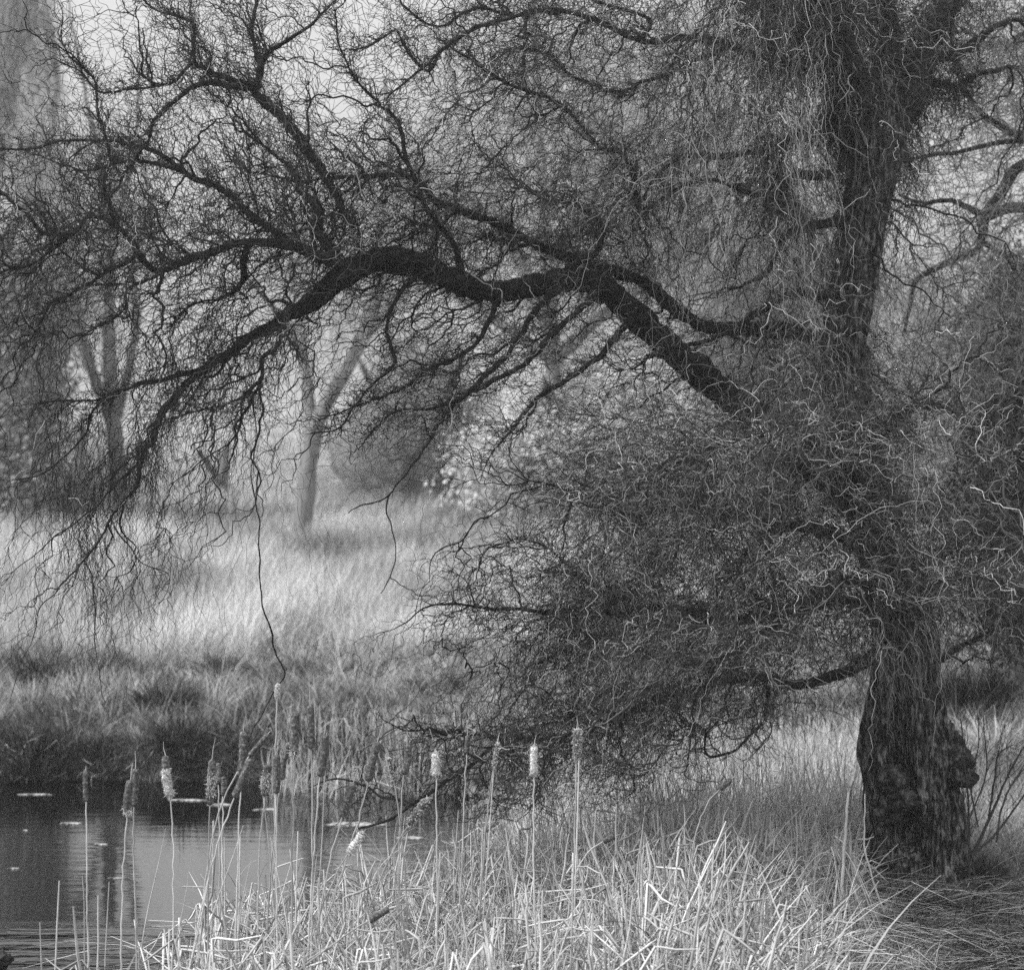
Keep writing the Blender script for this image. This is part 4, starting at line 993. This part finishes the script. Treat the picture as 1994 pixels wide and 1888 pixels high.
# torn leaf fibres and curled blades caught between the stems
X = R.uniform(-3.2, 3.0, 22000); Y = R.uniform(10.6, 15.3, 22000)
m = edge_near(X, Y); X, Y = X[m][:9000], Y[m][:9000]; N = len(X)
A = np.stack([X, Y, np.maximum(ground_z(X, Y), 0) + .5 * R.random(N) ** 1.5], -1)
ln = .12 + .35 * R.random(N)
d = nrm(R.normal(size=(N, 3)) * np.array([1, .7, .8])); d2 = nrm(d + R.normal(size=(N, 3)) * .9)
PP = hermite(A, A + d * ln[:, None], d2 * ln[:, None], nrm(d + np.array([0, 0, -1.2])) * ln[:, None], 8)
PP[:, :, 2] = np.maximum(PP[:, :, 2], .01)
bag.add(*tubes(PP, (.0012 + .0028 * R.random(N))[:, None] * np.linspace(1, .3, 8)[None], 3, R.random(N) ** 1.4 * .9))
tag(bag.build('reed_bed', M_reed, None, False), 'dense bed of broken pale reeds along the near shore', 'reeds', kind='stuff')
bag = Bag()
bag.add(*reeds(5000, .1, 3.2, 14.4, 17.2, .35, .85, .6, (.6, 1.1), r=(.004, .008), kink=.5, cond=lambda X, Y: (px_of(X, Y)[0] < 1670) & (px_of(X, Y)[0] > 980)))
bag.add(*reeds(14000, .1, 4.2, 15, 21.5, .15, .6, .45, (.4, 1.0), r=(.003, .006), kink=.35, cond=lambda X, Y: (px_of(X, Y)[0] < 1690 + 0 * Y) & (px_of(X, Y)[0] > 1010)))
bag.add(*reeds(260, -7.4, -2.2, 21.8, 22.6, .08, .35, .9, (.1, .8), r=(.003, .006), kink=.5))
bag.add(*reeds(1300, -2.4, .6, 20.6, 22.4, .2, .6, .3, (.2, .95), r=(.003, .005), kink=.35))
bag.add(*reeds(500, -.4, .9, 15.5, 21, .2, .5, .35, (.2, .9), r=(.003, .005), kink=.35))
tag(bag.build('distant_reeds', M_reed, None, False), 'short dry reeds behind the near bed, towards the far bank and tree', 'reeds', kind='stuff')
# dark litter under the reeds, where mud and wet stems show between the straw
X = R.uniform(-3.0, 3.6, 16000); Y = R.uniform(10.4, 15.2, 16000)
m = edge_near(X, Y) | ((X > 1.6) & (Y > 12) & (R.random(len(X)) < .5)); X, Y = X[m], Y[m]; N = len(X)
P = np.stack([X, Y, np.maximum(ground_z(X, Y), 0) + .02 + .06 * R.random(N)], -1)
an = R.random(N) * 6.28; ln = .15 + .3 * R.random(N)
D = np.stack([np.cos(an) * ln, np.sin(an) * ln, R.normal(size=N) * .03], -1)
v, f, t = tubes(np.stack([P, P + D * .5 + R.normal(size=(N, 3)) * .01, P + D], 1), np.full((N, 3), .003), 3, R.random(N) * .6)
tag(link('reed_litter', mesh_np('reed_litter', v, f, t), M_bankg), 'fallen dark leaf litter matted beneath the reeds', 'litter', kind='stuff')
# wisps of hay in the right foreground
N = 2200
X = R.uniform(1.6, 4.2, N); Y = R.uniform(12.2, 15.1, N)
A = np.stack([X, Y, ground_z(X, Y) + .02 + .08 * R.random(N)], -1)
an = np.where(R.random(N) < .5, R.normal(size=N) * .6 + .2, R.random(N) * 6.28)
D = np.stack([np.cos(an), np.sin(an), R.normal(size=N) * .1], -1) * (.15 + .45 * R.random(N))[:, None]
PP = hermite(A, A + D, D + R.normal(size=(N, 3)) * .12, D + R.normal(size=(N, 3)) * .15, 8)
PP[:, :, 2] = np.maximum(PP[:, :, 2], ground_z(PP[:, :, 0], PP[:, :, 1]) + .015)
v, f, t = tubes(PP, np.full((N, 8), .0022), 3, .1 + .6 * R.random(N) ** 1.5)
tag(link('hay_wisps', mesh_np('hay_wisps', v, f, t), M_reed), 'wisps of flattened hay before the willow foot', 'hay', kind='stuff')

# individual pale stalks
def stalk(pts, Y, label, r=.006, tone=.8, name='reed_stalk', cat='reed stalk', group='single reed stalks standing out of the bed'):
    rows = [list(W(x, y, Y)) + [h] for x, y, h in [(p[0], p[1], r * (1 - .5 * i / len(pts))) for i, p in enumerate(pts)]]
    q = np.array(rows)
    # straight pieces with sharp breaks
    seg = []
    for i in range(len(q) - 1):
        t_ = np.linspace(0, 1, 7)[:-1, None]
        seg.append(q[i] * (1 - t_) + q[i + 1] * t_)
    seg.append(q[-1:])
    q = np.vstack(seg)
    q[:, :3] += R.normal(size=(len(q), 3)) * .0015
    v, f, t = tubes(q[None, :, :3] - q[0, :3], q[None, :, 3], 6, [tone], .1)
    o = link(name, mesh_np(name, v, f, t), M_reed)
    o.location = q[0, :3]
    tag(o, label, cat, group)
def gy(px, Y):  # image row of the water or ground at depth Y
    return 944 + (CH - max(float(ground_z((px - 997) / F * Y, Y)), -.02)) / Y * F
for top, bot, Y, lab, r, tn in [
 ((115,1714),(104,0),12.2,'pale lone stalk rising from open water, second from the left edge',.006,.75),
 ((78,1795),(84,0),12.0,'short thin stalk in the rippled water nearest the left edge',.0045,.5),
 ((162,1704),(168,0),12.0,'thin stalk beside the stem of the leftmost cattail',.004,.45),
 ((262,1699),(270,0),11.8,'dark-tipped stalk right of the pair of leaning cattails',.006,.5),
 ((192,1742),(187,0),11.9,'broken stub standing at the left end of the reed bed',.006,.75),
 ((212,1716),(200,0),11.9,'slightly leaning thin stalk near the left end of the reed bed',.004,.6),
 ((416,1597),(408,0),12.4,'tall straight stalk beside the half white cattail',.006,.8),
 ((437,1629),(440,0),12.4,'straight stalk just right of the half white cattail',.005,.7),
 ((468,1626),(464,0),12.3,'thick pale stalk under the long upright brown cattail',.006,.85),
 ((580,1617),(571,0),12.1,'pale stalk beside the tall cattail with a white foot',.005,.85),
 ((636,1425),(612,0),12.0,'thin tall stalk touching the leaning brown cattail',.004,.6),
 ((856,1660),(846,0),12.0,'pale stalk with a bent tip behind the small white cattail',.006,.9),
 ((1128,1478),(1112,0),11.8,'thin tall stalk left of the pale fuzzy cattail stem',.005,.85),
 ((966,1450),(925,0),12.2,'thin wheat-pale stalk leaning right beside the fallen bough',.004,.8),
 ((1500,1580),(1498,0),14.0,'straight grey stalk in the reeds halfway to the willow',.005,.6),
 ((1554,1612),(1580,0),14.2,'thin dark stalk leaning left of the willow',.005,.35),
 ((1590,1600),(1592,0),14.2,'upright grey stalk a hand left of the thick pale one',.005,.5),
 ((700,1745),(690,0),11.6,'stubby pale stalk among the foreground reeds under the fallen head',.006,.9),
]:
    stalk([(bot[0], gy(bot[0], Y)), top], Y, lab, r, tn)
stalk([(1634, gy(1634, 13.2)), (1640, 1720), (1645, 1640), (1652, 1541)], 13.2, 'thick pale reed leaf standing tall left of the willow trunk', .012, .85)
stalk([(1727, 1790), (1700, 1715), (1682, 1646), (1684, 1545)], 13.9, 'long pale stalk broken into a slant against the willow foot', .007, .95)
stalk([(1668, 1775), (1712, 1715)], 13.8, 'short pale stick crossing the slanting stalk', .006, .85)
stalk([(1732, 1850), (1843, 1851), (1815, 1905)], 13.2, 'pale stalk lying level with its end folded back, bottom right', .006, .9)
stalk([(1715, 1815), (1778, 1814)], 13.5, 'short pale stalk lying level on the dark grass', .005, .8)
stalk([(1640, 1850), (1725, 1857)], 13.1, 'pale stalk lying level at the foot of the reed cone', .005, .75)
stalk([(1626, 1628), (1646, 1643)], 13.9, 'short bright stick stuck to the thick pale leaf', .006, .95)
stalk([(1797, 1752), (1800, 1743), (1812, 1735), (1850, 1731), (1900, 1737), (1950, 1748), (2010, 1752)], 14.6, 'long pale bent stem lying in front of the willow base', .006, .9)
stalk([(1920, 1800), (1950, 1770), (1985, 1765), (1990, 1785), (1960, 1812), (1930, 1822)], 13.8, 'looped flattened stem in the grass at the bottom right', .005, .5)

# cone of drooping reed leaves left of the willow
N = 240
c = W(1640, 1740, 13.3)
an = R.random(N) * 6.28
A = c + np.stack([R.normal(size=N) * .03, R.normal(size=N) * .03, R.uniform(-.15, .3, N)], -1)
E = c + np.stack([np.cos(an) * R.uniform(.05, .38, N), np.sin(an) * .25, np.full(N, -.5) + R.random(N) * .1], -1)
PP = hermite(A, E, (E - A) * .6 + np.array([0, 0, .3]), (E - A) + np.array([0, 0, -.3]), 8)
v, f, t = tubes(PP - c, np.linspace(.005, .002, 8)[None].repeat(N, 0), 3, .35 + .6 * R.random(N))
o = link('reed_clump', mesh_np('reed_clump', v, f, t), M_reed); o.location = c
tag(o, 'cone-shaped clump of drooping pale reed leaves below the thick tall leaf', 'reeds')

# dark curled dead branches in the reeds
for lab, Y, pts in [
 ('black curled dead branch arching over the reeds left of the roots', 13.9, [(1395,1712,5),(1410,1698,6),(1430,1690,8),(1455,1692,7),(1470,1682,7),(1482,1672,4)]),
 ('thin dead branch curving down beside the arching one', 13.9, [(1430,1692,4),(1445,1712,3.5),(1450,1740,3),(1440,1760,2)]),
 ('thin dark twig slanting down to the willow roots', 14.3, [(1500,1675,3),(1515,1700,3),(1535,1722,2.5),(1560,1740,2)]),
 ('long thin dark stick slanting across the bottom of the reeds', 12.0, [(1180,1888,2),(1250,1850,2.4),(1340,1820,2.4),(1400,1800,1.5)])]:
    q = crook(smooth_line([list(W(x, y, Y)) + [h / F * Y] for x, y, h in pts], .015), .008)
    v, f, t = tubes(q[None, :, :3] - q[0, :3], q[None, :, 3], 7, [.1], .2)
    o = link('dead_branch', mesh_np('dead_branch', v, f, t), M_limb); o.location = q[0, :3]
    tag(o, lab, 'dead branch', 'dead branches among the reeds')

# ------------------------------------------------------------------ cattails
def cattail(top, bot, hw, basex, kind, label, Y):
    T = W(top[0], top[1], Y); Bt = W(bot[0], bot[1], Y)
    rad = hw / F * Y * 1.08
    bx = (basex - 997) / F * Y
    # straight down to water or ground: the photo's lower edge gives the sideways drift
    slope = (bx - Bt[0]) / ((944 - 1888) / F * Y + CH - Bt[2])
    zb = max(float(ground_z(bx, Y)), -.05)
    S_ = np.array([Bt[0] + slope * (zb - Bt[2]), Y + .05 * R.normal(), zb])
    e = empty('cattail', tuple(S_))
    tag(e, label, 'cattail', 'cattails standing in the pond edge')
    ax = T - Bt; Lh = np.linalg.norm(ax); ax = ax / Lh
    # stem
    n_ = 26
    t_ = np.linspace(0, 1, n_)[None, :, None]
    P = hermite(S_[None], Bt[None], ((Bt - S_) * 1.0)[None], (ax * np.linalg.norm(Bt - S_) * .9)[None], n_)
    P[:, 1:-1] += R.normal(size=(1, n_ - 2, 3)) * .0025
    v, f, t = tubes(P, np.linspace(.0062, .0036, n_)[None], 6, [.35 + .5 * R.random()], .08)
    keep(link('stem', mesh_np('stem', v, f, t), M_reed), e)
    # head: rounded sausage
    m_ = 30
    s_ = np.linspace(0, 1, m_)
    prof = np.minimum(1, np.sqrt(np.clip(1 - (np.clip((.09 - s_) / .09, 0, 1)) ** 2, 0, 1))) * np.sqrt(np.clip(1 - np.clip((s_ - .9) / .1, 0, 1) ** 2, 0, 1))
    prof = np.maximum(prof, .12)
    bend = nrm(np.cross(ax, [0, 1, 0])) * .03 * Lh * R.normal()
    C = Bt + ax * (Lh * s_)[:, None] + bend * (np.sin(s_ * math.pi))[:, None]
    rr = rad * prof * (1 + .06 * R.normal(size=m_))
    def seg(i0, i1, nm, mat, k=1., jit=.12, K_=14):
        v, f, t = tubes(C[None, i0:i1], (rr[i0:i1] * k)[None], K_, [.5], jit)
        ob = keep(link(nm, mesh_np(nm, v, f, t), mat), e)
        return ob
    def fluff(i0, i1, nn, nm='fluff', k=1.0, down=.3):
        nn = int(nn * 1.6)
        ii = R.integers(i0, i1, nn)
        d = nrm(R.normal(size=(nn, 3)) + np.array([.2, 0, -down]))
        A_ = C[ii] + d * (rr[ii] * .6)[:, None]
        ln = (rad * (.3 + .7 * R.random(nn) ** 2) * k)[:, None]
        PP = np.stack([A_, A_ + d * ln * .6, A_ + d * ln + R.normal(size=(nn, 3)) * rad * .25], 1)
        v, f, t = tubes(PP, np.array([.0026, .0022, .0008])[None].repeat(nn, 0), 3, .7 + .3 * R.random(nn))
        keep(link(nm, mesh_np(nm, v, f, t), M_fluff), e)
    if kind == 'brown':
        seg(0, m_, 'seed_head', M_head)
    elif kind == 'foot':          # pale burst at the bottom
        seg(0, m_, 'seed_head', M_head); fluff(0, 4, 160, k=1.1, down=.7)
    elif kind == 'burst':         # lower two thirds burst white, brown cap left
        seg(20, m_, 'seed_head', M_head, 1.0); seg(0, 21, 'burst_core', M_fluff, .9, .6); fluff(0, 20, 620)
    elif kind == 'half':          # white side bursting from a brown head
        seg(0, m_, 'seed_head', M_head, .92); fluff(7, 21, 520, k=1.0)
    elif kind == 'pale':
        seg(0, m_, 'seed_head', M_fluff, .85, .35); fluff(0, m_, 420, k=.7)
    elif kind == 'fuzzy':
        seg(0, m_, 'seed_head', M_head, .85, .3); fluff(0, m_, 260, k=.8)
    # dry spike above the head
    if R.random() < .75 or kind in ('burst', 'pale'):
        k0 = T + ax * Lh * (.15 + .5 * R.random()) + R.normal(size=3) * .006
        v, f, t = tubes(np.stack([T - ax * .01, (T + k0) / 2 + R.normal(size=3) * .002, k0])[None], np.array([[.0028, .002, .001]]), 5, [.6])
        keep(link('spike', mesh_np('spike', v, f, t), M_reed), e)
    # a dry leaf clasping the stem
    if R.random() < .55:
        f0 = P[0, int(n_ * .25)]; hl = np.linalg.norm(Bt - S_) * (.35 + .3 * R.random())
        d = nrm(nrm(Bt - S_) + np.array([R.normal() * .12, R.normal() * .1, 0]))
        PP = hermite(f0[None], (f0 + d * hl)[None], (nrm(Bt - S_) * hl)[None], (d * hl + np.array([R.normal() * .1, 0, -.05]))[None], 12)
        v, f, t = tubes(PP, np.linspace(.0055, .0015, 12)[None], 4, [.5 + .4 * R.random()])
        keep(link('leaf', mesh_np('leaf', v, f, t), M_reed), e)

CT = [
 ((167,1498),(168,1560),4.5,168,'brown','thin dark cattail standing alone, leftmost over the open water',11.6),
 ((264,1495),(261,1570),6,267,'brown','rear cattail of the close pair at the left, its head the higher',11.9),
 ((255,1518),(248,1582),7.5,240,'foot','front cattail of the close pair at the left, leaning, its head the lower',11.6),
 ((323,1470),(331,1550),7.5,335,'burst','cattail with long ragged white burst head under a brown cap',11.6),
 ((413,1477),(409,1568),7.5,404,'half','brown cattail with white fluff bursting from its side, over the pond',11.7),
 ((424,1484),(425,1527),4.5,430,'brown','small dark cattail head tucked just behind the half white one',12.3),
 ((434,1511),(434,1549),5,434,'brown','stubby dark cattail head between the half white one and the crooked one',12.2),
 ((474,1422),(469,1514),7.5,462,'brown','long upright brown cattail above the crooked leaning one',11.7),
 ((488,1476),(456,1553),7,374,'brown','crooked brown cattail with bent pale top on a long stem slanting left',11.5),
 ((522,1429),(485,1472),5,395,'brown','faint brown cattail leaning far right above the crooked one',11.9),
 ((541,1333),(540,1357),5,536,'pale','tallest cattail, a small white tip high above the others',12),
 ((538,1468),(538,1545),6.5,541,'brown','brown cattail directly beneath the tall white tip',11.7),
 ((522,1487),(515,1550),8,500,'half','short cattail with frayed white foot among the central group',11.8),
 ((564,1444),(549,1519),5.5,520,'brown','slim brown cattail leaning right in the middle of the group',12.1),
 ((576,1384),(573,1468),8,569,'foot','tall brown cattail with a bright tuft under its head',11.6),
 ((604,1372),(606,1458),7,606,'brown','tallest brown cattail, straight, dark stem beneath',11.7),
 ((632,1428),(623,1512),7.5,600,'brown','brown cattail leaning slightly right of the tallest brown one',11.8),
 ((735,1443),(717,1522),7.5,600,'brown','long brown cattail leaning right on a strongly slanting stem',11.9),
 ((688,1524),(666,1590),8.5,610,'brown','low fat brown cattail leaning right over the pale mat',11.7),
 ((793,1448),(786,1508),6.5,782,'brown','grey-brown cattail right of the long slanting one',12),
 ((757,1476),(766,1518),4.5,795,'fuzzy','frayed thin cattail leaning left above the fallen bough',12),
 ((848,1466),(849,1508),7.5,850,'pale','short white cattail on a straight stem before the fallen bough',11.6),
 ((911,1431),(909,1467),5,892,'brown','small brown cattail where the bough loops, right of the white one',12.3),
 ((834,1555),(797,1606),8,690,'fuzzy','fat cattail bent low to the right across the fallen bough',11.7),
 ((969,1446),(962,1492),4.5,928,'fuzzy','thin wispy cattail against the dark bough',12),
 ((1040,1453),(1039,1508),7,1045,'pale','pale cattail with tapering white head below the dark twigs, on the thickest stem',11.5),
 ((1123,1420),(1122,1478),8,1112,'fuzzy','large pale fuzzy cattail, rightmost of the upright ones',11.6),
 ((1424,1516),(1401,1537),5,1330,'brown','dark cattail head tilted far over, alone between reeds and willow twigs',12.6),
 ((1197,1627),(1174,1638),5.5,1110,'brown','dark cattail head nearly level, low over the reed bed',12.4),
 ((758,1768),(716,1793),6.5,600,'brown','fallen cattail lying aslant low in the foreground reeds',11),
 ((705,1622),(679,1660),8,600,'pale','shaggy pale cattail leaning right just above the water',11.7),
 ((1390,1668),(1400,1672),4,1380,'brown','tiny broken dark head on a short stem in the reed bed',12.8),
]
for c_ in CT: cattail(*c_)

# ------------------------------------------------------------------ saplings right of the trunk
def sapling(name, label, Y, stems, seed):
    e = empty(name, tuple(W(stems[0][0][0], stems[0][0][1], Y)))
    tag(e, label, 'sapling')
    t = Tree()
    for k, pts in enumerate(stems):
        rows = [list(W(x, y, Y + .1 * k * (-1) ** k)) + [h / F * Y] for x, y, h in pts]
        q = crook(smooth_line(rows, .03), .012)
        v, f, tt = tubes(q[None, :, :3], q[None, :, 3], 5, [.1], .1)
        keep(link('stem', mesh_np('stem', v, f, tt), M_twig), e)
        t.add_nodes(q[None, :, :3], q[None, :, 3], np.array([0]), 1)
    pos, _, _, _, _ = t.arrays()
    ni = R.choice(np.arange(8, len(pos)), 46)
    t.shoots(ni, .15 + .5 * R.random(46), np.array([.25, 0, .5]), .25, .0022, .001, 10, .03, .3, 3, R.random(46) * .15)
    bag = Bag()
    for g_ in t.geo.values(): bag.add(np.concatenate(g_.v), np.concatenate(g_.f), np.concatenate(g_.t))
    keep(bag.build('twigs', M_twig), e)
sapling('sapling', 'dark leafless sapling fanning out right of the willow trunk', 15.0,
  [[(1893,1665,3.4),(1925,1600,3),(1950,1540,2.4),(1985,1470,1.6),(2020,1420,1)], [(1893,1665,2.6),(1940,1620,2.4),(1994,1550,1.8),(2040,1500,1)],
   [(1925,1600,2.4),(1935,1520,2),(1945,1470,1.6),(1975,1450,1)], [(1940,1640,2.2),(1955,1560,2),(1990,1500,1.4),(2030,1480,1)]], 1)
sapling('sapling', 'straight thin shoots rising close against the right flank of the willow', 15.0,
  [[(1888,1720,2.6),(1886,1640,2.2),(1884,1540,2),(1878,1480,1.6),(1870,1400,1)], [(1886,1640,2),(1876,1560,1.6),(1868,1500,1.2)],
   [(1905,1610,1.8),(1890,1530,1.5),(1905,1440,1.2),(1900,1380,.8)], [(1885,1600,1.6),(1920,1500,1.4),(1915,1400,1)]], 2)

# ------------------------------------------------------------------ floating mats and the stump
def mat_patch(px, py, hw, hh, label, seed):
    Y = (CH - .004) * F / (py - 944)
    rx = hw / F * Y; ry = hh * Y / (py - 944)
    n_ = 40
    a = np.arange(n_) * 2 * math.pi / n_
    hw *= .7; rx *= .7; ry *= .6
    k = 1 + .6 * np.array([noise.noise((math.cos(x) * 2, math.sin(x) * 2, seed)) for x in a]) + .6 * np.array([noise.noise((math.cos(x) * 6, math.sin(x) * 6, seed)) for x in a])
    V = []
    for z, s_ in ((-.01, .97), (.003, 1.), (.008, .9), (.011, .4)):
        V.append(np.stack([np.cos(a) * rx * k * s_, np.sin(a) * ry * k * s_, np.full(n_, z)], -1))
    V = np.array(V)
    idx = np.arange(4 * n_).reshape(4, n_)
    f = np.stack([idx[:-1], np.roll(idx[:-1], -1, 1), np.roll(idx[1:], -1, 1), idx[1:]], -1).reshape(-1, 4)
    V = np.concatenate([V.reshape(-1, 3), [[0, 0, .012]]])
    last = idx[3]
    f2 = np.stack([last, np.roll(last, -1), np.full(n_, 4 * n_), np.full(n_, 4 * n_)], -1)
    me = bpy.data.meshes.new('floating_mat')
    me.from_pydata([tuple(x) for x in V], [], [tuple(int(i) for i in q) for q in f] + [(int(a_), int(b_), 4 * n_) for a_, b_, _, _ in f2])
    o = link('floating_mat', me, M_scum)
    o.location = W(px, py, Y)
    o.location.z = 0
    tag(o, label, 'floating mat', 'pale mats floating on the pond')
for k, a in enumerate([
 (139,1602,28,2.6,'narrow bright mat floating behind the leftmost cattail stem'),
 (197,1643,16,2.4,'small bright mat floating between the left cattails'),
 (50,1616,6,1.5,'tiny pale fleck floating near the left edge'),
 (26,1690,14,1.3,'faint thin streak of scum at the left edge above the ripples'),
 (362,1557,45,3,'pale mat along the far waterline right of the white cattail'),
 (430,1566,28,3,'pale mat at the waterline behind the half white cattail'),
 (70,1546,40,1.6,'thin pale line of scum under the black tussocks'),
 (690,1604,75,7,'largest pale mat, lying beneath the tip of the fallen bough'),
 (800,1631,34,4,'pale mat just right of the tip of the fallen bough'),
 (520,1575,30,3,'pale mat at the waterline behind the central cattails'),
 (227,1709,22,1.4,'faint mat floating left of the bright reflection'),
 (880,1640,16,2.5,'small mat floating near the reeds below the bough')]):
    mat_patch(*a, k * 7.3)

stp = lump('stump', (0, 0, 0), .06, 4, M_stump, .5, 4, (1.0, 1, .8))
pz = W(2, 1868, 13.2); stp.location = pz
tag(stp, 'small dark wet stump poking up at the bottom left corner', 'stump')
stl = lump('water_line', (0, 0, 0), .05, 5, M_stump, .4, 4, (.8, .8, 2.6)); stl.name = 'stub'; stl.parent = stp; stl.location = (-.01, 0, -.12)

# ------------------------------------------------------------------ haze
hm = bpy.data.meshes.new('haze')
x0, x1, y0, y1, z0, z1 = -520, 520, -65, 720, -2, 21
hv = [(x0, y0, z0), (x1, y0, z0), (x1, y1, z0), (x0, y1, z0), (x0, y0, z1), (x1, y0, z1), (x1, y1, z1), (x0, y1, z1)]
hm.from_pydata(hv, [], [(0, 3, 2, 1), (4, 5, 6, 7), (0, 1, 5, 4), (1, 2, 6, 5), (2, 3, 7, 6), (3, 0, 4, 7)])
M_haze = bpy.data.materials.new('haze'); M_haze.use_nodes = True
n = M_haze.node_tree.nodes; n.clear()
pv = n.new('ShaderNodeVolumePrincipled'); ou = n.new('ShaderNodeOutputMaterial')
pv.inputs['Color'].default_value = g4(.97)
pv.inputs['Density'].default_value = .0018
pv.inputs['Anisotropy'].default_value = .65
M_haze.node_tree.links.new(pv.outputs[0], ou.inputs['Volume'])
hz = link('haze', hm, M_haze)
tag(hz, 'pale morning mist over the meadow', 'mist', kind='stuff')
print('verts', sum(len(o.data.vertices) for o in bpy.data.objects if o.type == 'MESH'))
